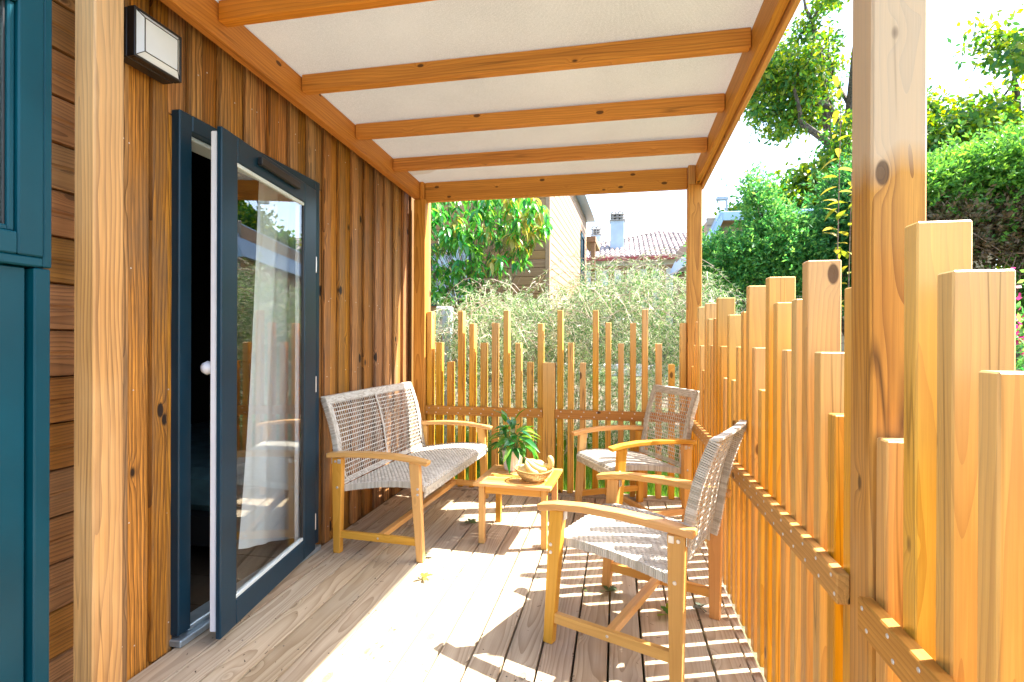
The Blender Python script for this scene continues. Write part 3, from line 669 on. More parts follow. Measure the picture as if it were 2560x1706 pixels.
def make_seating(Wd, name, label, cat, mid_bar):
    r = root(name, (0, 0, 0), 0, label, cat)
    hw = Wd / 2
    sgn = (-1, 1)
    for s in sgn:
        xa, xb = (hw - 0.036, hw) if s > 0 else (-hw, -hw + 0.036)
        prism([(0.185, 0.535), (0.245, 0.535), (0.272, 0.0), (0.232, 0.0), (0.222, 0.12)], xa, xb, M['chairZ'], 'leg', r)
        prism([(-0.285, 0.535), (-0.222, 0.535), (-0.232, 0.0), (-0.275, 0.0)], xa, xb, M['chairZ'], 'leg', r)
        up_ = [(-0.315, 0.560), (-0.20, 0.571), (-0.05, 0.577), (0.10, 0.574), (0.22, 0.562), (0.300, 0.545)]; lo = [(0.292, 0.520), (0.21, 0.536), (0.10, 0.546), (-0.05, 0.548), (-0.20, 0.542), (-0.315, 0.534)]
        xm = (xa + xb) / 2
        prism(up_ + lo, xm - 0.029, xm + 0.029, M['chairY'], 'armrest', r, bev=0.006)
        prism([(-0.233, 0.085), (-0.233, 0.125), (0.231, 0.125), (0.234, 0.085)], xm - 0.0125, xm + 0.0125, M['chairY'], 'side_stretcher', r, bev=0.003)
        mb = MB()
        xo = xb if s > 0 else xa
        for (y, z) in ((0.238, 0.395), (0.238, 0.365), (-0.250, 0.37), (-0.262, 0.515)): mb.disc((xo, y, z), (s, 0, 0), 0.0075, 0.003, 12)
        mb.disc((xm + s * 0.0125, 0, 0.105), (s, 0, 0), 0.006, 0.002, 10)
        mb.build('bolt', M['steel'], r)
        mb = MB(); mb.box(xm - 0.012, xm + 0.012, 0.180, 0.1845, 0.50, 0.533); mb.box(xm - 0.012, xm + 0.012, -0.2905, -0.286, 0.50, 0.533)
        mb.box(xo + s * 0.0003 - (0.002 if s < 0 else 0), xo + s * 0.0003 + (0.002 if s > 0 else 0), -0.247, -0.228, 0.505, 0.530)
        mb.build('bracket', M['steel'], r)
    ob('centre_stretcher', cbox(Wd - 0.05, 0.036, 0.03, M['chairX']), r, (0, 0, 0.105))
    # seat of tight staggered weave
    seat, back = profile(); Ls = arc(seat); Lb = arc(back); hs = hw - 0.042
    mb = MB(); cw = 0.0125; ch = 0.0225; g = 0.0011; nx = int(2 * hs / cw); cw = 2 * hs / nx; s = 0.0
    rows = int(Ls[-1] / ch) + 1
    for i in range(nx):
        off = (i % 3) * ch / 3
        s = -off
        while s < Ls[-1]:
            a, b = max(0, s + g), min(Ls[-1], s + ch - g)
            if b - a > 0.003: weave_cell(mb, seat, Ls, -hs + i * cw + g / 2, -hs + (i + 1) * cw - g / 2, a, b, 0.0022, 0.0018)
            s += ch
    # cross strands under the cells
    for k in range(int(Ls[-1] / 0.0075)):
        y, z, ny, nz = at(seat, Ls, 0.004 + k * 0.0075)
        if nz > 0: ny, nz = -ny, -nz
        strand(mb, [(-hs, y + ny * .003, z + nz * .003), (hs, y + ny * .003, z + nz * .003)], [(0, -ny, -nz)] * 2, (0, nz, -ny), 0.0058, 0.0012)
    so = mb.build('woven_seat', M['wicker'], r)
    # wrapped side edges of the seat, one tube with ring after ring
    mb = MB()
    for s in sgn:
        k = 0; sd = 0.0
        while sd < Ls[-1] - 0.004:
            y, z, ny, nz = at(seat, Ls, sd + 0.004)
            if nz < 0: ny, nz = -ny, -nz
            mb.box(s * hs - 0.005 if s < 0 else s * hs - 0.003, s * hs + 0.003 if s < 0 else s * hs + 0.005, y - 0.0036, y + 0.0036, z - 0.034 + 0.001 * (k % 2), z + 0.001, 0.001)
            sd += 0.0083; k += 1
    for k in range(int(2 * hs / 0.018)):
        for q in range(3):
            x = -hs + k * 0.018 + 0.006 * q
            if x + .0166 < hs: mb.box(x + 0.0005, x + 0.0165, 0.256, 0.263 + 0.0006 * (k % 2), 0.342 + 0.012 * q, 0.353 + 0.012 * q, 0.001)
    mb.build('seat_edging', M['wicker'], r)
    # open lattice back
    mb = MB(); brd = 0.042; nrows = 17; ins = hs - brd
    bays = [(-ins, ins)] if not mid_bar else [(-ins, -0.012), (0.012, ins)]
    def bp(x, s, dn=0.0):
        y, z, ny, nz = at(back, Lb, s)
        if ny < 0: ny, nz = -ny, -nz              # normal towards the sitter
        cv = -0.010 * (1 - (x / hs) ** 2)          # slight hollow across the width
        return (x, y + cv + ny * dn, z + nz * dn), (0, ny, nz)
    sb0, sb1 = 0.028, Lb[-1] - 0.045
    for a, b in bays:
        ncol = int(round((b - a) / 0.0228)); dx = (b - a) / ncol
        for j in range(nrows + 1):
            s_ = sb0 + (sb1 - sb0) * j / nrows
            P = []; N = []
            for i in range(ncol * 1 + 1):
                x = a + i * dx; p, nn_ = bp(x, s_, 0.0011 * (1 if (i + j) % 2 else -1)); P.append(p); N.append(nn_)
            strand(mb, P, N, (0, N[0][2] * 1.0, -N[0][1]) if 0 else (0, -N[0][2], N[0][1]), 0.0056, 0.0016)
        for i in range(1, ncol):
            x = a + i * dx; P = []; N = []
            for j in range(nrows + 1):
                s_ = sb0 + (sb1 - sb0) * j / nrows
                p, nn_ = bp(x, s_, 0.0011 * (-1 if (i + j) % 2 else 1)); P.append(p); N.append(nn_)
            strand(mb, P, N, (1, 0, 0), 0.0045, 0.0016)
    mb.build('woven_back', M['wicker'], r)
    mb = MB()
    def band(x0, x1, s0, s1, along):               # solid woven border
        if along == 'x':
            nst = max(1, int(round((s1 - s0) / 0.0075)))
            for q in range(nst):
                s_ = s0 + (s1 - s0) * (q + 0.5) / nst; x = x0 + (q % 3) * 0.008
                while x < x1 - 0.004:
                    xe = min(x1, x + 0.0235); p0, n0 = bp(x + .0007, s_, 0.003); pm, nm = bp((x + xe) / 2, s_, 0.0045); p1, n1 = bp(xe - .0007, s_, 0.003)
                    strand(mb, [p0, pm, p1], [n0, nm, n1], (0, -n0[2], n0[1]), 0.0068, 0.004); x = xe
        else:
            nst = max(1, int(round((x1 - x0) / 0.0075)))
            for q in range(nst):
                x = x0 + (x1 - x0) * (q + 0.5) / nst; s_ = s0 + (q % 3) * 0.008
                while s_ < s1 - 0.004:
                    se = min(s1, s_ + 0.0235); p0, n0 = bp(x, s_ + .0007, 0.003); pm, nm = bp(x, (s_ + se) / 2, 0.0045); p1, n1 = bp(x, se - .0007, 0.003)
                    strand(mb, [p0, pm, p1], [n0, nm, n1], (1, 0, 0), 0.0068, 0.004); s_ = se
    band(-hs, hs, sb1 + 0.003, Lb[-1], 'x'); band(-hs, hs, 0.0, sb0 - 0.003, 'x')
    band(-hs, -ins, sb0 - .003, sb1 + .003, 'y'); band(ins, hs, sb0 - .003, sb1 + .003, 'y')
    if mid_bar: band(-0.011, 0.011, sb0 - .003, sb1 + .003, 'y')
    mb.build('woven_border', M['wicker'], r)
    mb = MB()
    for s in sgn:                                  # wraps round the two uprights of the back
        sd = 0.0; k = 0
        while sd < Lb[-1] - 0.003:
            (x, y, z), nn_ = bp(s * hs, sd + 0.004); w = 0.030 + 0.0012 * (k % 2)
            V = []
            for dz in (-0.0037, 0.0037):
                tt = (0, -nn_[2], nn_[1])
                for (u, v) in ((-0.014, 0.003), (0.004, 0.006), (0.006, 0.0), (0.006, -w + .006), (0.0, -w), (-0.014, -w + .002)):
                    V.append((x + s * u, y + nn_[1] * v + tt[1] * -dz, z + nn_[2] * v + tt[2] * dz))
            F = [[i, (i + 1) % 6, 6 + (i + 1) % 6, 6 + i] for i in range(6)] + [list(range(6))[::-1], list(range(6, 12))]
            mb.add(V, F); sd += 0.0083; k += 1
    k = 0; x = -hs
    while x < hs - 0.004:                          # wraps over the top edge
        (x_, y, z), nn_ = bp(x + 0.004, Lb[-1]); mb.box(x + 0.0004, x + 0.0078, y - 0.024 - 0.0008 * (k % 2), y + 0.004, z - 0.006, z + 0.004, 0.001); x += 0.0082; k += 1
    mb.build('back_rim', M['wicker'], r)
    return r

love = make_seating(1.22, 'loveseat', 'two seater wicker and wood loveseat against the cabin wall', 'loveseat', True)
love.location = (-1.255, 3.285, 0); love.rotation_euler = (0, 0, R(-90 - 3.0))
ch1 = make_seating(0.595, 'armchair', 'sunlit wicker armchair nearest the viewer beside the right fence', 'armchair', False)
ch1['group'] = 'wicker armchairs on the deck'
ch1.location = (0.0815, 2.237, 0); ch1.rotation_euler = (0, 0, math.atan2(0.385, -0.923) - math.pi / 2)
ch2 = copy_tree(ch1)
ch2['label'] = 'wicker armchair in the far right corner where the two fences meet'
ch2.location = (0.086, 3.648, 0); ch2.rotation_euler = (0, 0, math.atan2(-0.484, -0.875) - math.pi / 2)

# ================================================================== SIDE TABLE
tb = root('side_table', (-0.583, 3.185, 0), R(-2.6), 'small square slatted wooden coffee table between loveseat and armchairs', 'table')
T = 0.232; tz = 0.365
for sx in (-1, 1):
    for sy in (-1, 1):
        prism([(-0.0175, -0.0175), (0.0175, -0.0175), (0.0175, 0.0175), (-0.0175, 0.0175)], 0.001, tz - 0.0205, M['chairZ'], 'leg', tb, 'Z', (sx * (T - 0.045), sy * (T - 0.045), 0), bev=0.003)
for s in (-1, 1):
    bx('apron', -T + 0.064, T - 0.064, s * (T - 0.045) - 0.009, s * (T - 0.045) + 0.009, tz - 0.068, tz - 0.021, M['chairX'], tb)
    bx('apron', s * (T - 0.045) - 0.009, s * (T - 0.045) + 0.009, -T + 0.064, T - 0.064, tz - 0.068, tz - 0.021, M['chairY'], tb)
    bx('frame_rail', -T, T, s * (T - 0.024) - 0.024, s * (T - 0.024) + 0.024, tz - 0.020, tz, M['chairX'], tb)
    bx('frame_rail', s * (T - 0.024) - 0.024, s * (T - 0.024) + 0.024, -T + 0.0488, T - 0.0488, tz - 0.020, tz - 0.0003, M['chairY'], tb)
ns = 8; wd = (2 * T - 0.0976) / ns
for k in range(ns):
    y = -T + 0.0488 + k * wd
    bx('slat', -T + 0.050, T - 0.050, y + 0.0025, y + wd - 0.0025, tz - 0.017, tz - 0.001, M['chairX'], tb, 0.002)

# ================================================================== POT PLANT
pp = root('pot_plant', (-0.655, 3.315, tz), 0, 'leafy green houseplant in a dimpled white pot on the table', 'plant')
mb = MB(); n = 40; rows = 22; V = []; F = []
for j in range(rows + 1):
    z = 0.128 * j / rows; r0 = 0.052 + 0.017 * (j / rows) ** 0.8
    if j == 0: r0 *= 0.9
    for i in range(n):
        an = 2 * math.pi * (i + 0.5 * (j % 2)) / n
        rr = r0 - (0.0022 if (i % 2 == 0) else -0.0004) * (1 if 1 < j < rows - 1 else 0)
        V.append((rr * math.cos(an), rr * math.sin(an), z))
for j in range(rows):
    for i in range(n):
        a, b = j * n + i, j * n + (i + 1) % n; c_, d = a + n, b + n
        F.append([a, b, d, c_])
mb.add(V, F); mb.lathe([(0.069, 0.128), (0.066, 0.131), (0.063, 0.128), (0.061, 0.105)], n); mb.add([(0, 0, 0.0005)] + [(0.047 * math.cos(2 * math.pi * i / n), 0.047 * math.sin(2 * math.pi * i / n), 0.0005) for i in range(n)], [[0, 1 + (i + 1) % n, 1 + i] for i in range(n)])
mb.build('pot', M['ceram'], pp, smooth=False)
mb = MB(); mb.add([(0, 0, 0.112)] + [(0.062 * math.cos(2 * math.pi * i / n), 0.062 * math.sin(2 * math.pi * i / n), 0.108) for i in range(n)], [[0, 1 + i, 1 + (i + 1) % n] for i in range(n)])
mb.build('soil', M['soil'], pp)
def leaf_mesh(name, L, Wm, mat, droop=0.25, fold=0.18, nseg=6, power=0.8):
    V = []; F = []
    for i in range(nseg + 1):
        t = i / nseg; w = Wm / 2 * math.sin(math.pi * min(1, t ** power)) ** 0.85 if 0 < t < 1 else 0.0008
        x = L * t; z = -droop * L * t * t
        V += [(x, -w, z + w * fold * 2), (x, 0, z), (x, w, z + w * fold * 2)]
    for i in range(nseg):
        a = i * 3; F += [[a, a + 3, a + 4, a + 1], [a + 1, a + 4, a + 5, a + 2]]
    return mesh(name, V, F, mat, True)
lm = [leaf_mesh('plant_leaf', 0.095, 0.038, M['house'], 0.5), leaf_mesh('plant_leaf', 0.075, 0.034, M['house'], 0.3), leaf_mesh('plant_leaf', 0.11, 0.036, M['house'], 0.7)]
rr = random.Random(5); st = MB()
for k in range(66):
    an = rr.uniform(0, 2 * math.pi); h = rr.uniform(0.14, 0.275) if k > 8 else rr.uniform(0.27, 0.325); out = rr.uniform(0.02, 0.095) * (1.25 - (h - 0.13) * 3.0)
    p = Vector((out * math.cos(an), out * math.sin(an), h)); b0 = Vector((0.02 * math.cos(an), 0.02 * math.sin(an), 0.108))
    st.tube([b0, (b0 + p) / 2 + Vector((0, 0, 0.012)), p], 0.0013, 4)
    pitch = rr.uniform(-0.35, 0.6) if h < 0.2 else rr.uniform(-0.9, 0.1)
    if k < 4: pitch = -1.2
    o = ob('leaf', lm[k % 3], pp, p, (rr.uniform(-.5, .5), pitch, an + rr.uniform(-.5, .5))); o.scale = [rr.uniform(0.85, 1.3)] * 3
st.build('stems', M['stalk'], pp)

# ================================================================== BASKET AND FRUIT
bk = root('fruit_basket', (-0.482, 3.085, tz), 0, 'shallow woven straw bowl on the front of the table', 'basket')
BP = [(0.045, 0.002), (0.058, 0.004), (0.080, 0.022), (0.098, 0.044), (0.112, 0.066), (0.114, 0.069)]
Lp = arc(BP); mb = MB(); nst = 44; nr = 15
for j in range(nr):
    s0 = Lp[-1] * (j + 0.5) / nr; r0, z0_, _, _ = at(BP, Lp, s0)
    pts = []
    for i in range(nst * 2 + 1):
        an = math.pi * i / nst; w = 0.0016 * (1 if ((i // 2) + j) % 2 else -1) if i % 2 == 0 else 0
        wob = 0.0012 * math.sin(3 * an + j)
        pts.append(((r0 + w + wob) * math.cos(an), (r0 + w + wob) * math.sin(an), z0_ + 0.004 * math.sin(an * 2 + 1) * (j / nr)))
    mb.tube(pts, 0.0021, 4, cap=False)
for i in range(nst):
    an = 2 * math.pi * (i + 0.5) / nst; mb.tube([(r * math.cos(an), r * math.sin(an), z) for r, z in BP], 0.0013, 3)
mb.lathe([(0.0, 0.001), (0.05, 0.002)], 24)
pts = [(0.114 * math.cos(2 * math.pi * i / 60), 0.114 * math.sin(2 * math.pi * i / 60), 0.071 + 0.004 * math.sin(2 * 2 * math.pi * i / 60 + 1)) for i in range(61)]
mb.tube(pts, 0.0042, 6, cap=False)
mb.build('bowl', M['straw'], bk)
def banana(pts, r, parent, label=None):
    """a curved tapering fruit through the given points, stalk first, slightly five-sided"""
    P = [Vector(p) for p in pts]; Q = []
    for i in range(len(P) - 1):
        p0, p1, p2, p3 = P[max(0, i - 1)], P[i], P[i + 1], P[min(len(P) - 1, i + 2)]
        for k in range(6):
            t = k / 6; Q.append(0.5 * ((2 * p1) + (p2 - p0) * t + (2 * p0 - 5 * p1 + 4 * p2 - p3) * t * t + (3 * p1 - p0 - 3 * p2 + p3) * t ** 3))
    Q.append(P[-1]); n = 10; V = []; F = []; prev = None; N = len(Q) - 1
    for i, c_ in enumerate(Q):
        t = i / N; d = (Q[min(i + 1, N)] - Q[max(i - 1, 0)]).normalized(); a_ = d.orthogonal().normalized() if prev is None else (prev - d * prev.dot(d)).normalized(); prev = a_; b_ = d.cross(a_)
        rad = r * (0.30 if t < .10 else min(1, .30 + (t - .10) * 4.2)); rad *= 1 if t < .80 else max(.22, 1 - ((t - .80) / .2) ** 2 * .8)
        for k in range(n):
            q_ = 2 * math.pi * k / n; V.append(c_ + (a_ * math.cos(q_) + b_ * math.sin(q_)) * rad * (1.05 if k % 2 else .97))
    for i in range(N):
        for k in range(n): F.append([i * n + k, i * n + (k + 1) % n, (i + 1) * n + (k + 1) % n, (i + 1) * n + k])
    F.append(list(range(n))[::-1]); F.append([N * n + k for k in range(n)])
    return ob('banana', mesh('banana', V, F, M['banana'], True), parent)
bn = root('banana_bunch', (-0.482, 3.085, tz), 0, 'bunch of ripe bananas leaning out of the straw bowl', 'bananas')
for pts in ([(-.040, -.035, .132), (-.018, -.042, .112), (.015, -.048, .090), (.050, -.045, .076), (.082, -.030, .074)],
            [(-.042, -.032, .132), (-.034, -.050, .105), (-.014, -.062, .080), (.014, -.064, .064), (.040, -.056, .058)],
            [(-.038, -.030, .133), (-.008, -.020, .118), (.030, -.010, .100), (.062, .005, .088), (.088, .022, .086)]): banana(pts, .0170, bn)
mb = MB(); mb.tube([Vector((-.036, -.034, .126)), Vector((-.043, -.032, .136)), Vector((-.052, -.030, .143))], 0.0075, 7, 0.005); mb.build('stalk', M['bstalk'], bn)
b2 = banana([(.075, .020, .060), (.092, .010, .080), (.103, .006, .105), (.100, .006, .128), (.088, .008, .150)], .0175, None); b2.location = (-0.482, 3.085, tz)
tag(b2, 'single upright banana at the right rim of the straw bowl', 'banana')
def fruit(name, loc, r, label, sq=0.92):
    mb = MB(); mb.lathe([(r * math.sin(math.pi * i / 12) * 1.0 + 0.0001, -r * sq * math.cos(math.pi * i / 12) * (1 - 0.06 * (i > 10))) for i in range(13)], 20)
    o = mb.build(name, M['fruit'], None, loc, smooth=True); tag(o, label, name)
fruit('melon', (-0.537, 3.075, tz + 0.062), 0.040, 'pale round melon at the left side of the straw bowl')
fruit('apple', (-0.460, 3.135, tz + 0.078), 0.038, 'pale yellow apple behind the bananas in the straw bowl')

# ================================================================== FALLEN SPRIGS ON THE BOARDS
def oakleaf(L, Wm):
    V = [(0, 0, 0.0)]; out = [(0, 0.04), (.15, .18), (.28, .42), (.36, .22), (.5, .52), (.6, .28), (.75, .44), (.85, .22), (1, 0.0)]
    up_ = [(x * L, y * Wm, 0.10 * L * math.sin(3 * x) * (0.5 + y)) for x, y in out]; lo = [(x, -y, z) for x, y, z in up_]
    ct = [(x, 0, 0.05 * L * math.sin(3 * x / L)) for x, _, _ in up_]
    V = up_ + ct + lo; n = len(out); F = []
    for i in range(n - 1): F += [[i, n + i, n + i + 1, i + 1], [n + i, 2 * n + i, 2 * n + i + 1, n + i + 1]]
    return V, F
def sprig(x, y, seed, mat, nl, L, label, upz=0.25):
    q = random.Random(seed); o = root('fallen_sprig', (x, y, 0.002), q.uniform(0, 6.28), label, 'twig', 'oak sprigs fallen on the deck')
    mb = MB(); mb.tube([(-0.02, 0, 0.003), (0.01, 0.002, 0.008), (0.03, -0.002, 0.012)], 0.0014, 5); mb.build('stem', M['brown_twig'], o)
    V, F = oakleaf(L, L * 0.62); me = mesh('leaf', V, F, mat, True)
    for k in range(nl):
        an = 2 * math.pi * k / nl + q.uniform(-.4, .4)
        ob('leaf', me, o, (0.012, 0, 0.010), (q.uniform(-.5, .5), -q.uniform(0.0, upz), an), scale=[q.uniform(.75, 1.15)] * 3)
sprig(-0.942, 3.285, 1, M['dryleaf'], 5, 0.062, 'dark green oak sprig on the boards left of the table leg')
sprig(-1.045, 2.738, 2, M['dryleaf'], 3, 0.05, 'small oak sprig beside the front foot of the loveseat')
sprig(-0.941, 2.470, 3, M['yleaf'], 5, 0.045, 'pale oak sprig lying in the open patch of full sunlight')
sprig(-0.148, 2.503, 4, M['dryleaf'], 3, 0.026, 'tiny oak sprig caught in a board gap under the near armchair')
sprig(-0.025, 2.533, 5, M['dryleaf'], 4, 0.062, 'dark curled oak sprig in the shade under the near armchair seat')
sprig(0.227, 2.367, 6, M['oak'], 5, 0.066, 'bright green oak sprig in front of the near armchair back leg', 0.6)
sprig(0.375, 2.440, 7, M['gleaf'], 4, 0.050, 'grey withered oak sprig beside the bottom of the right fence')
sprig(-0.259, 3.905, 8, M['dryleaf'], 4, 0.055, 'dark oak sprig by the front foot of the corner armchair')

# ================================================================== BACKGROUND BUILDINGS
nc = root('neighbour_cabin', (-1.10, 8.7, 0), R(-2.4), 'brown horizontal boarded cabin seen behind the laurel', 'cabin')
g0 = 0.25; H = 4.62
for k in range(30):
    z = g0 + k * 0.145
    V, F = cboxgeo(6.0, 0.025, 0.141, 0.006)
    bx('siding_board', -6.0, -0.075, 0.0, 0.025, z, z + 0.140, M['n_front'], nc, 0.007)
    if z < 1.85 or z > 3.92: bx('siding_board', -0.030, -0.003, 0.12, 6.2, z, z + 0.138, M['n_side'], nc, 0.007)
    else:
        bx('siding_board', -0.030, -0.003, 0.12, 4.62, z, z + 0.138, M['n_side'], nc, 0.007)
        bx('siding_board', -0.030, -0.003, 5.32, 6.2, z, z + 0.138, M['n_side'], nc, 0.007)
bx('corner_trim', -0.0745, 0.0, -0.012, 0.118, g0, 4.60, M['n_side'], nc)
bx('wall', -6.0, -0.031, 0.0255, 6.2, 0.0, 4.55, M['dark'], nc)
rf_ = root('roof', (0, 0, 0)); rf_.parent = nc
bx('roof_edge', -0.06, 0.22, -0.3, 6.5, 4.605, 4.74, M['blueroof'], rf_); bx('roof_slab', -6.2, -0.061, -0.3, 6.5, 4.602, 4.76, M['greyroof'], rf_)
w = root('window', (0, 4.97, 2.93)); w.parent = nc
bx('window_frame', -0.028, 0.030, -0.35, 0.35, 0.93, 1.0, M['teal'], w); bx('window_frame', -0.028, 0.030, -0.35, -0.26, -1.0, 0.929, M['teal'], w); bx('window_frame', -0.028, 0.030, 0.26, 0.35, -1.0, 0.929, M['teal'], w)
bx('window_glass', -0.02, 0.0, -0.259, 0.259, -1.0, 0.929, M['anth'], w, 0)
# small front window half hidden by the laurel
w = root('window', (-1.75, 0, 2.35)); w.parent = nc
bx('window_frame', -0.42, 0.42, -0.03, -0.001, -0.55, 0.55, M['teal'], w); bx('window_glass', -0.34, 0.34, -0.036, -0.031, -0.47, 0.47, M['bplaster'], w, 0)
pc = root('porch', (0.0, 6.3, 0)); pc.parent = nc
bx('porch_post', 0.10, 0.22, 0.05, 0.17, 0.5, 4.0, M['n_front'], pc); bx('porch_beam', -0.1, 0.24, 0.0, 1.6, 4.001, 4.16, M['n_front'], pc)
bx('porch_rail', 0.0, 4.4, 0.0, 0.10, 3.20, 3.30, M['n_front'], pc)
for k in range(12): bx('baluster', 0.25 + 0.35 * k, 0.25 + 0.35 * k + 0.16, 0.02, 0.08, 1.2, 3.199, M['n_front'], pc)
mb = MB(); mb.box(-0.085, 0.075, -0.09, 0.09, 1.36, 1.70, 0.01)
ub = root('utility_pedestal', (-2.02, 6.0, gz(-2, 6)), 0, 'grey utility box on a blue grey post behind the left end of the rear fence', 'utility box')
mb.build('box', M['white'], ub); bx('post', 0.02, 0.12, -0.16, -0.091, 0, 1.66, M['bplaster'], ub)
rc = bx('tap', 0.10, 0.15, -0.2, -0.161, 0.62, 0.66, M['redg'], ub)

# tiled house
th = root('tiled_house', (0, 21.7, 0), 0, 'white house with pink clay tile roof and red gutter far behind', 'house')
bx('wall', -3.7, 8.6, 0.4, 8, 1.0, 4.52, M['plaster'], th); bx('gutter', -4.05, 9.0, -0.12, 0.05, 4.46, 4.58, M['redg'], th)
apex = Vector((1.87, 4.3, 6.42)); c1 = Vector((-4.0, 0, 4.58)); c2 = Vector((9.0, 0, 4.58)); c3 = Vector((9.0, 8.6, 4.58)); c4_ = Vector((-4.0, 8.6, 4.58))
mb = MB(); mb.add([c1, c2, c3, c4_, apex], [[0, 1, 4], [1, 2, 4], [2, 3, 4], [3, 0, 4]]); mb.build('roof_deck', M['tile'], th)
mb = MB(); x = c1.x + 0.1
sy = (apex.z - c1.z) / apex.y
while x < c2.x - 0.1:
    tmax = (x - c1.x) / (apex.x - c1.x) if x < apex.x else (c2.x - x) / (c2.x - apex.x)
    d = 0; k = 0
    while d < tmax * apex.y:
        d2 = min(tmax * apex.y + 0.12, d + 0.42); V = []
        for (dd, rr_, up__) in ((d - 0.03, 0.085, 0.028), (d2, 0.072, 0.0)):
            for q in range(5):
                a = math.pi * q / 4; V.append((x + rr_ * math.cos(a), dd, c1.z + sy * dd + rr_ * math.sin(a) * 0.9 + up__))
        mb.add(V, [[q, q + 1, 6 + q, 5 + q] for q in range(4)] + [[0, 4, 3, 2, 1]]); d += 0.40
    x += 0.205
mb.build('roof_tile', M['tile'], th, kind='stuff')
mb = MB(); mb.tube([c1, apex], 0.10, 8); mb.tube([c2, apex], 0.10, 8); mb.build('ridge_tile', M['tile'], th)
def chimney(x, y, w_, zt, s):
    ch = root('chimney', (x, y, 0)); ch.parent = th
    bx('stack', -w_ / 2, w_ / 2, -w_ / 2, w_ / 2, 4.6, zt, M['bplaster'], ch, 0.01); bx('cap', -w_ / 2 - .05, w_ / 2 + .05, -w_ / 2 - .05, w_ / 2 + .05, zt + .001, zt + .05, M['stone'], ch, 0.01)
    for j in range(2):
        for i in range(3): bx('cap_stone', -w_ / 2 + .03 + i * w_ / 3, -w_ / 2 + .03 + i * w_ / 3 + w_ / 4.5, -w_ / 2, w_ / 2, zt + .051 + j * .13, zt + .12 + j * .13, M['stone'], ch, 0.01)
        bx('cap_slab', -w_ / 2, w_ / 2, -w_ / 2 - .02, w_ / 2 + .02, zt + .121 + j * .13, zt + .18 + j * .13, M['stone'], ch, 0.01)
    for i in (-1, 1):
        mb = MB(); mb.tube([(i * w_ * .25 + 0.13 * math.cos(a), 0, zt + .29 + 0.17 * math.sin(a)) for a in [math.pi * q / 8 for q in range(9)]], 0.035, 6); mb.build('cap_arch', M['stone'], ch)
chimney(0.005, 1.6, 0.58, 6.38, 1); chimney(-1.02, 4.8, 0.42, 6.45, 1)
mb = MB(); mb.tube([(0, 0, 4.7), (0, 0, 6.55)], 0.02, 5); mb.tube([(-.05, 0, 6.45), (.45, 0, 6.95)], 0.012, 4); mb.tube([(-.25, 0, 5.2), (.1, 0, 5.2)], 0.012, 4)
mb.build('aerial', M['greyroof'], th, (-0.58, 2.4, 0))

# small cabin with pale blue roof trim, right
sc = root('small_cabin', (1.5, 10.2, 0), R(3), 'pale boarded cabin with light blue roof trim behind the cypress', 'cabin')
for k in range(22): bx('siding_board', 0.12, 4.9, 0.0, 0.03, 0.3 + k * 0.145, 0.3 + k * 0.145 + 0.139, M['n_grey'], sc, 0.006)
bx('wall', 0.13, 4.9, 0.031, 3.5, 0.2, 3.42, M['n_grey'], sc)
ft = root('roof', (0, -0.35, 0)); ft.parent = sc
bx('fascia', 0.33, 5.2, 0.0, 0.05, 3.35, 3.50, M['blueroof'], ft); bx('roof_top', 0.30, 5.2, 0.051, 4.2, 3.44, 3.52, M['blueroof'], ft)
prism([(0.325, 3.50), (0.325, 3.33), (0.05, 2.72), (-0.06, 2.74)], 0.0, 0.05, M['blueroof'], 'fascia', ft, 'Y', bev=0)
prism([(0.30, 3.519), (0.30, 3.42), (0.03, 2.76), (-0.06, 2.76)], 0.051, 4.2, M['blueroof'], 'roof_slope', ft, 'Y', bev=0)
bx('soffit', 0.33, 5.2, 0.051, 0.34, 3.36, 3.38, M['n_side'], ft)
lp = root('street_lamp', (2.80, 14.5, 1.2), 0, 'slim grey lamp post rising behind the blue trimmed roof', 'lamp post')
mb = MB(); mb.tube([(0, 0, 0), (0, 0, 3.72)], 0.04, 8, 0.03); mb.build('pole', M['greyroof'], lp)
bx('lamp_head', -0.26, 0.04, -0.07, 0.07, 3.68, 3.77, M['greyroof'], lp, 0.03)

# ================================================================== FOLIAGE
def rotm(r, n):
    """n random unit frames (along, side)"""
    d = r.normal(size=(n, 3)); d /= np.linalg.norm(d, axis=1)[:, None]; e = r.normal(size=(n, 3)); s = np.cross(d, e); s /= np.linalg.norm(s, axis=1)[:, None] + 1e-9
    return d, s
def leafquads(P, d, s, L, Wm):
    n = len(P); L = np.broadcast_to(L, n)[:, None]; Wm = np.broadcast_to(Wm, n)[:, None]
    V = np.empty((n, 4, 3)); V[:, 0] = P; V[:, 1] = P + d * L * .5 + s * Wm * .5; V[:, 2] = P + d * L; V[:, 3] = P + d * L * .5 - s * Wm * .5
    return V.reshape(-1, 3)
def quadobj(name, V, mat, parent, kind='stuff'):
    F = np.arange(len(V)).reshape(-1, 4); return ob(name, npmesh(name, V, F, mat), parent, kind=kind)
def branchy(r, mb, p, d, L, rad, depth, tips, spread=0.6, n_ch=3, upb=0.1):
    pts = [p]; q = p.copy(); dd = d.copy(); seg = 4
    for i in range(seg):
        dd = (dd + Vector(r.normal(0, 0.16, 3)) + Vector((0, 0, upb * .3))).normalized(); q = q + dd * L / seg; pts.append(q.copy())
        if depth <= 1: tips.append((q.copy(), dd.copy()))
    mb.tube(pts, rad, 5, rad * .55, cap=False)
    if depth == 0: return
    for k in range(n_ch):
        t = r.randint(1, seg + 1); e = Vector(r.normal(0, 1, 3)).normalized()
        nd = (dd * (1 - spread) + e * spread).normalized(); branchy(r, mb, pts[t].copy(), nd, L * r.uniform(.55, .8), rad * .5, depth - 1, tips, spread, n_ch, upb)
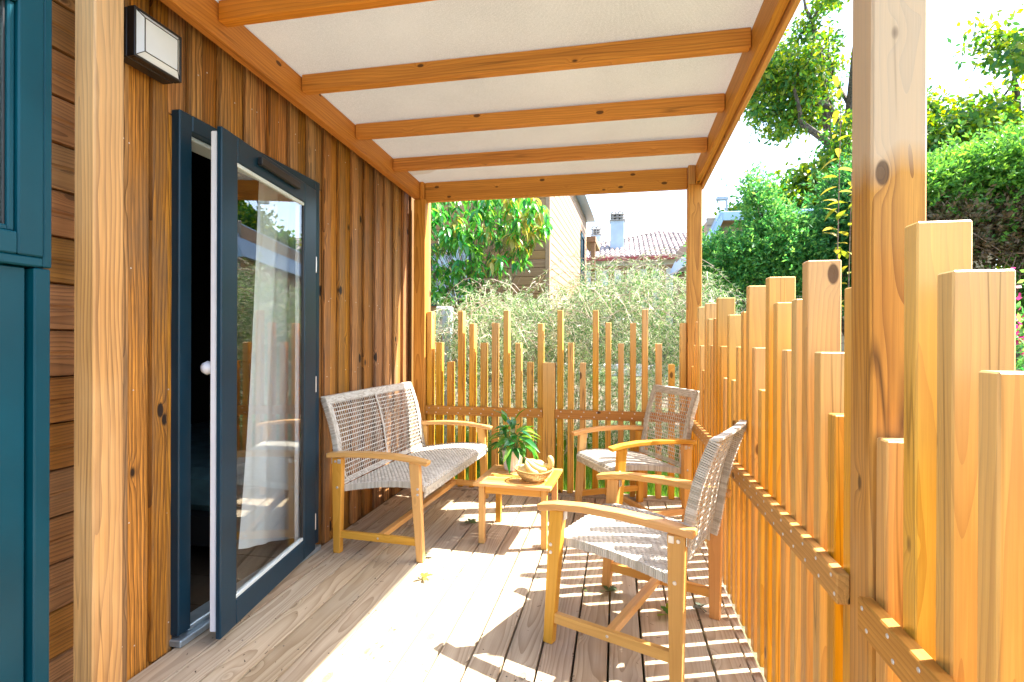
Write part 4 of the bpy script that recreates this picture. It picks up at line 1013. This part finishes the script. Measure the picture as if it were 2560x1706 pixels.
def broadleaf(name, base, limbs, seed, per_tip, blob, L, Wm, mat, label, group=None, trunk_r=0.16, depth=2, n_ch=3, cat='tree'):
    r = np.random.RandomState(seed); t = root(name, base, 0, label, cat, group); mb = MB(); tips = []
    for (start, end, rad) in limbs:
        a = Vector(start); b = Vector(end); d = (b - a).normalized(); mid = (a + b) / 2 + Vector(r.normal(0, .12, 3)) * (b - a).length * .6
        mb.tube([a, mid, b], rad, 7, rad * .5, cap=False)
        for f in (0.55, 0.8, 1.0):
            pp_ = a.lerp(mid, f * 2) if f < .5 else mid.lerp(b, f * 2 - 1)
            branchy(r, mb, pp_, (d * .6 + Vector(r.normal(0, .6, 3))).normalized(), (b - a).length * .33, rad * .4, depth, tips, .6, n_ch)
    mb.build('trunk', M['bark'], t)
    n = len(tips); P0 = np.array([p for p, d in tips]); P = np.repeat(P0, per_tip, 0); P = P + r.normal(0, blob, P.shape) * np.array([1, 1, .75])
    d, s = rotm(r, len(P)); d[:, 2] -= .25
    quadobj('crown', leafquads(P, d, s, r.uniform(.7, 1.2, len(P)) * L, r.uniform(.7, 1.2, len(P)) * Wm), mat, t)
    return t
# oak whose boughs reach in front of the sky, between header and post
broadleaf('oak_tree', (6.9, 15.0, 1.4), [((0, 0, 0), (-.3, 0, 3.0), .28), ((-.3, 0, 3), (-2.3, -.4, 5.4), .15), ((-.3, 0, 3), (-1.6, .3, 7.6), .15), ((-.3, 0, 2.6), (-2.9, -.3, 3.4), .12), ((-.3, 0, 3), (-.6, .4, 8.8), .16), ((-.3, 0, 2.2), (-2.7, 0, 2.2), .10), ((-.6, 0, 4.2), (-2.9, .2, 6.6), .10)],
          21, 30, .17, .155, .085, M['oak'], 'tall airy oak tree with pale gaps behind the right front post', 'oak trees in the garden', depth=2)
broadleaf('oak_tree', (8.6, 13.0, 1.2), [((0, 0, 0), (-.2, 0, 2.6), .25), ((-.2, 0, 2.6), (-1.6, 0, 4.5), .13), ((-.2, 0, 2.6), (-.3, 0, 5.4), .14), ((-.2, 0, 2.2), (-2.3, -.3, 3.2), .11), ((-.2, 0, 2.6), (1.2, 0, 4.6), .12), ((-.2, 0, 2), (.8, -.5, 3.4), .12)],
          22, 42, .22, .15, .085, M['oak'], 'bushy sunlit oak tree right of the front post above the hedge', 'oak trees in the garden', depth=2)
broadleaf('oak_tree', (7.6, 8.6, 0.4), [((0, 0, 0), (0, 0, 3.6), .2), ((0, 0, 3.2), (-1.5, -.3, 5.1), .09), ((0, 0, 3.4), (-.6, .3, 6.2), .09), ((0, 0, 3.2), (-.9, -.2, 3.8), .07)],
          23, 24, .13, .13, .075, M['oak'], 'dark oak bough hanging into the top right corner of the view', 'oak trees in the garden', depth=2, trunk_r=.1)
broadleaf('oak_tree', (6.0, 18.0, 1.6), [((0, 0, 0), (0, 0, 1.8), .2), ((0, 0, 1.5), (-1.6, 0, 3.0), .1), ((0, 0, 1.5), (-.3, 0, 4.2), .1), ((0, 0, 1.5), (1.6, 0, 3.4), .1), ((0, 0, 1.3), (-2.0, 0, 2.0), .08)],
          24, 30, .2, .22, .13, M['oak'], 'distant oak tree rising over the blue trimmed cabin roof', 'oak trees in the garden', depth=2)

def conifer(base, seed, stems, label, mat, blobs, nsp, L=.085, group='cypress trees beyond the fence', cat='tree', name='cypress_tree', brown=None, dens=0.62):
    """feathery cypress: sprays of small scales on drooping fans"""
    r = np.random.RandomState(seed); t = root(name, base, 0, label, cat, group); mb = MB()
    for st_ in stems: mb.tube(st_, .045, 6, .012, cap=False)
    Vs = []; Vb = []
    for (c, rad, n, bias) in blobs:
        n = int(n * dens)
        c = np.array(c); rad = np.array(rad); k = n
        u = r.normal(size=(k, 3)); u /= np.linalg.norm(u, axis=1)[:, None]; q = c + u * rad * r.uniform(.25, 1.0, (k, 1)) ** .6
        q += r.normal(0, .05, q.shape) * (1 + (r.uniform(0, 1, (k, 1)) < .22) * 1.3)
        # each spray: a short fan of scales pointing outwards and up
        out = u * .75 + np.array([0, 0, .35]) + r.normal(0, .25, (k, 3)); out /= np.linalg.norm(out, axis=1)[:, None]
        for f in range(nsp):
            side = r.normal(size=(k, 3)); side -= (side * out).sum(1)[:, None] * out; side /= np.linalg.norm(side, axis=1)[:, None]
            tt = r.uniform(0, 1, (k, 1)); p = q + out * tt * L * 1.6
            dd = out * .7 + side * .7; dd /= np.linalg.norm(dd, axis=1)[:, None]; s2 = np.cross(dd, r.normal(size=(k, 3))); s2 /= np.linalg.norm(s2, axis=1)[:, None]
            vq = leafquads(p, dd, s2, r.uniform(.5, 1.1, k) * L * .8, r.uniform(.016, .028, k))
            (Vb if (brown and bias < 0) else Vs).append(vq)
        for i in range(0, k, max(1, k // 30)):
            a = Vector(c) + Vector((0, 0, -rad[2] * .3)); mb.tube([a, a.lerp(Vector(q[i]), .5) + Vector((0, 0, -.03)), Vector(q[i])], .007, 3, .002, cap=False)
    mb.build('trunk', M['bark'], t)
    quadobj('crown', np.concatenate(Vs), mat, t)
    if Vb: quadobj('dry_twigs', np.concatenate(Vb), brown, t)
    return t
B = lambda x, y, z, rx, ry, rz, n, b=1: ((x, y, z), (rx, ry, rz), n, b)
conifer((1.75, 7.0, 0.1), 31, [[(0, 0, 0), (.02, 0, 1.4), (.08, 0, 2.2), (-.02, 0, 3.1)], [(0, 0, 1.3), (-.25, 0, 1.75), (-.5, -.05, 2.05)], [(0, 0, 1.4), (.3, 0, 1.8), (.55, 0, 2.2)], [(0, 0, 1.0), (.1, 0, 1.5), (.2, -.1, 2.0)]],
        'loose bright green cypress bush standing behind the side fence', M['conif'],
        [B(-.42, 0, 2.12, .33, .3, .20, 1500), B(.05, 0, 2.2, .38, .35, .22, 1900), B(.42, .05, 2.12, .33, .3, .22, 1500), B(.02, .05, 2.62, .15, .18, .30, 800), B(-.05, 0, 2.98, .10, .1, .16, 300), B(-.15, 0, 1.9, .36, .3, .13, 800), B(.30, -.05, 2.46, .2, .2, .16, 600), B(.35, 0, 1.88, .3, .3, .14, 700), B(-.3, 0, 1.5, .3, .3, .25, 500)], 7)
conifer((2.72, 7.1, 0.1), 32, [[(0, 0, 0), (.12, 0, 1.2), (.0, 0, 2.2), (.05, 0, 3.0)], [(.1, 0, 1.2), (.3, 0, 1.8), (.1, 0, 2.3)], [(.1, 0, 1.1), (-.3, 0, 1.9), (-.45, 0, 2.3)]],
        'dense dark green cypress tree beside the right front post', M['conif2'],
        [B(-.05, 0, 2.42, .32, .34, .26, 1700), B(.22, 0, 2.62, .42, .4, .35, 2300), B(.15, .1, 2.98, .32, .3, .22, 1300), B(-.35, 0, 2.12, .34, .3, .2, 1200), B(.35, 0, 2.1, .4, .35, .25, 1500), B(-.1, 0, 1.7, .5, .3, .2, 700)], 7)
conifer((3.9, 6.4, 0.0), 33, [[(0, 0, 0), (.1, 0, 1.4), (.3, 0, 2.6)], [(-.2, 0, .9), (-.6, .1, 2.0), (-.8, 0, 2.5)], [(0, 0, .8), (.6, -.2, 1.8), (1.1, -.2, 2.6)], [(0, 0, .6), (.9, -.3, 1.5), (1.5, -.3, 2.1)]],
        'broad clipped cypress hedge with bare brown twigs underneath at the right edge', M['hedge'],
        [B(-.75, 0, 2.78, .42, .5, .20, 2600), B(-.1, 0, 2.95, .55, .5, .20, 3200), B(.6, 0, 3.15, .6, .5, .24, 3400), B(1.3, 0, 3.30, .6, .5, .28, 3000),
         B(-.6, -.1, 2.35, .45, .4, .30, 1500, -1), B(.2, -.1, 2.40, .55, .4, .34, 1700, -1), B(1.0, -.1, 2.45, .6, .4, .36, 1500, -1), B(-.2, -.1, 2.5, .8, .4, .28, 700), B(.6, -.1, 1.7, .55, .4, .28, 1900), B(-.4, 0, 1.55, .5, .3, .28, 1000), B(1.3, -.2, 1.8, .5, .3, .35, 1200)],
        7, .085, 'hedges beyond the fence', 'hedge', 'cypress_hedge', M['hbrown'], 0.9)
mb = MB(); q = random.Random(8)
hr = root('bare_branch_tangle', (3.9, 6.2, 0), 0, 'tangle of bare brown branches showing under the clipped hedge', 'branches')
for k in range(170):
    a = Vector((q.uniform(-.9, 1.5), q.uniform(-.3, .3), q.uniform(1.5, 2.3))); d = Vector((q.uniform(-.8, .8), q.uniform(-.3, .3), q.uniform(-.1, .5))); mb.tube([a, a + d * .5 + Vector((0, 0, q.uniform(-.05, .08))), a + d], .007, 3, .002, cap=False)
mb.build('branch', M['brown_twig'], hr, kind='stuff')

# needle-leaved shrub filling the bed behind the rear fence
def shrub():
    r = np.random.RandomState(41); t = root('needle_shrub', (-0.6, 6.0, 0), 0, 'sprawling pale feathery shrub of arching twigs behind the rear fence', 'shrub')
    mb = MB(); P = []; D = []
    def topz(x): return 1.45 + 0.55 * math.exp(-((x - 0.85) / 0.7) ** 2) + 0.25 * math.exp(-((x + 0.55) / 0.6) ** 2) + 0.06 * math.sin(x * 6)
    def needles(a, c, gap):
        L = (c - a).length; n = max(1, int(L / gap)); u = r.uniform(0, 1, n)
        P.append(np.outer(1 - u, a) + np.outer(u, c)); D.append(np.tile(np.array((c - a).normalized()), (n, 1)))
    for k in range(40):                                          # the few stout stems
        x = r.uniform(-1.2, 1.4); y = r.uniform(-.6, .6); mb.tube([(x * .6, y * .6, -.1), (x * .8 + r.normal(0, .1), y, .5), (x + r.normal(0, .1), y, topz(x) * .8)], .010, 4, .004, cap=False)
    for k in range(900):
        x = r.uniform(-1.30, 1.80); y = r.uniform(-1.15, 0.75); f = r.uniform() ** .55; h = topz(x) * f * (1 - 0.10 * max(0, -y))
        if h < .12: continue
        an = r.uniform(0, 2 * math.pi); reach = r.uniform(.22, .60); lift = r.uniform(.02, .22) * (1 if f > .5 else .5)
        a = Vector((x, y, h - .12)); d = Vector((math.cos(an), math.sin(an) * .8, 0)); pts = [a]
        for i in range(1, 7):
            u = i / 6; pts.append(a + d * reach * u + Vector((0, 0, .12 * min(1, u * 3) + lift * math.sin(math.pi * u * .9) - .16 * u * u)) + Vector(r.normal(0, .010, 3)))
        mb.tube(pts, .0042 if f > .7 else .003, 3, .0014, cap=False)
        for p, q in zip(pts, pts[1:]): needles(p, q, .0068)
        for j in range(3):
            p = pts[r.randint(1, 7)]; e_ = p + d * .05 + Vector(r.normal(0, .10, 3)) + Vector((0, 0, .02)); mb.tube([p, e_], .0016, 3, .001, cap=False); needles(p, e_, .0052)
    for k in range(90):                                          # long bare arching canes in front
        x = r.uniform(-1.15, 1.7); y = r.uniform(-1.2, -.1); zt = topz(x) * r.uniform(.75, 1.12); an = r.choice([0, math.pi]) + r.normal(0, .5); reach = r.uniform(.5, 1.0)
        pts = [Vector((x + math.cos(an) * reach * (u - .25), y + math.sin(an) * reach * .5 * u, zt - 1.5 * (u - .35) ** 2 * reach * .9)) + Vector(r.normal(0, .008, 3)) for u in [i / 10 for i in range(11)]]
        mb.tube(pts, .0050, 4, .0016, cap=False)
        for p, q in zip(pts[4:], pts[5:]): needles(p, q, .010)
    mb.build('twigs', M['twig'], t, kind='stuff')
    P = np.concatenate(P); D = np.concatenate(D); n = len(P)
    rd = r.normal(size=(n, 3)); rd -= (rd * D).sum(1)[:, None] * D; rd /= np.linalg.norm(rd, axis=1)[:, None]
    d = D * .6 + rd * .75; d /= np.linalg.norm(d, axis=1)[:, None]; s = np.cross(d, r.normal(size=(n, 3))); s /= np.linalg.norm(s, axis=1)[:, None]
    quadobj('needle_leaves', leafquads(P, d, s, r.uniform(.030, .058, n), r.uniform(.0036, .0062, n)), M['grev'], t)
shrub()

# glossy cherry laurel in front of the neighbour's cabin: whorls of large drooping leaves
def laurel():
    r = random.Random(51); t = root('laurel_bush', (-2.05, 7.2, gz(-2, 7.2)), 0, 'glossy cherry laurel with large drooping leaves in front of the brown cabin', 'shrub')
    lms = [leaf_mesh('laurel_leaf', .175, .058, M['laurel'], .25, .2, 5), leaf_mesh('laurel_leaf', .15, .052, M['laurel'], .35, .2, 5), leaf_mesh('laurel_leaf', .175, .052, M['ylaurel'], .4, .2, 5)]
    mb = MB(); cnt = 0; tips = []
    for k in range(400):
        u = r.random(); x = -1.0 + 2.1 * r.random(); yy = r.uniform(-.55, .55)
        zt = 3.5 - .35 * max(0, x) ** 1.5 - z0g; zb_ = 1.75 + .35 * abs(x + .3) - z0g + (0.5 if x > .75 else 0)
        z = zb_ + (zt - zb_) * r.random()
        if x > .30 + (z + z0g - 1.95) * .85: continue
        tips.append(Vector((x, yy, z)))
    base = [Vector((0, 0, 0)), Vector((.05, 0, .9)), Vector((.0, .05, 1.5))]; mb.tube(base, .05, 6, .035, cap=False)
    for p in tips:
        a = base[1 + r.randint(0, 1)]; a = a + Vector((p.x * .25, p.y * .2, r.uniform(0, .5))); mid = a.lerp(p, .55) + Vector((0, 0, .08)); mb.tube([a, mid, p], .005, 3, .0025, cap=False) if r.random() < .35 else None
    VF = MB(); VY = MB()
    tips.sort(key=lambda p: p.y - .3 * p.z)
    for i, p in enumerate(tips):
        yel = p.x > .45 and r.random() < .22 or r.random() < .03
        for q in range(7):
            an = 2 * math.pi * q / 7 + r.uniform(-.4, .4); me = lms[2] if yel else lms[q % 2]; pitch = r.uniform(.1, 1.15)
            rot = Euler((r.uniform(-.4, .4), pitch, an)); loc = p + Vector(((r.random() - .5) * .05, (r.random() - .5) * .05, -r.random() * .10)); s = r.uniform(.75, 1.1)
            if cnt < 290:
                ob('leaf', me, t, loc, rot, scale=(s, s, s)); cnt += 1
            else:
                mt = rot.to_matrix(); (VY if yel else VF).add([loc + mt @ (v.co * s) for v in me.vertices], [list(f.vertices) for f in me.polygons])
    VF.build('leaves', M['laurel'], t, smooth=True, kind='stuff'); VY.build('yellow_leaves', M['ylaurel'], t, smooth=True, kind='stuff')
    mb.build('branches', M['brown_twig'], t)
z0g = gz(-2, 7.2)
laurel()

# young laurel shoots by the right front post
def shoots():
    r = random.Random(61); t = root('laurel_shoots', (2.05, 5.4, -0.1), 0, 'thin upright laurel shoots with yellow green leaves left of the right post', 'shrub')
    mb = MB(); me = leaf_mesh('shoot_leaf', .16, .06, M['ylaurel'], .3, .2, 5)
    for (x, y, h) in ((-.03, 0, 3.75), (.10, .1, 2.9), (.5, .3, 3.05), (-.7, .2, 1.75)):
        mb.tube([(x * .6, y, 0), (x, y, h * .5), (x + .03, y, h)], .010, 5, .003, cap=False)
        z = max(1.5, h - 1.7)
        while z < h:
            an = r.uniform(0, 6.28); ob('leaf', me, t, (x, y, z), (r.uniform(-.3, .3), r.uniform(-.9, .5), an), scale=[r.uniform(.7, 1.15)] * 3); z += r.uniform(.05, .11)
    mb.build('stems', M['brown_twig'], t)
shoots()
# pink flowers at the far right
def flowers():
    r = np.random.RandomState(71); t = root('flower_bush', (3.25, 4.9, -.1), 0, 'pink flowering bush just visible past the right fence', 'shrub')
    P = r.normal(0, 1, (900, 3)) * np.array([.20, .2, .26]) + np.array([0.05, 0, 1.38]); d, s = rotm(r, 900)
    quadobj('petals', leafquads(P[:260], d[:260], s[:260], .05, .04), M['pink'], t); quadobj('leaves', leafquads(P[260:] - np.array([0, 0, .2]), d[260:], s[260:], .08, .03), M['conif'], t)
    mb = MB(); mb.tube([(0, 0, 0), (0, 0, 1.2)], .02, 5, .01); mb.build('stem', M['brown_twig'], t)
flowers()
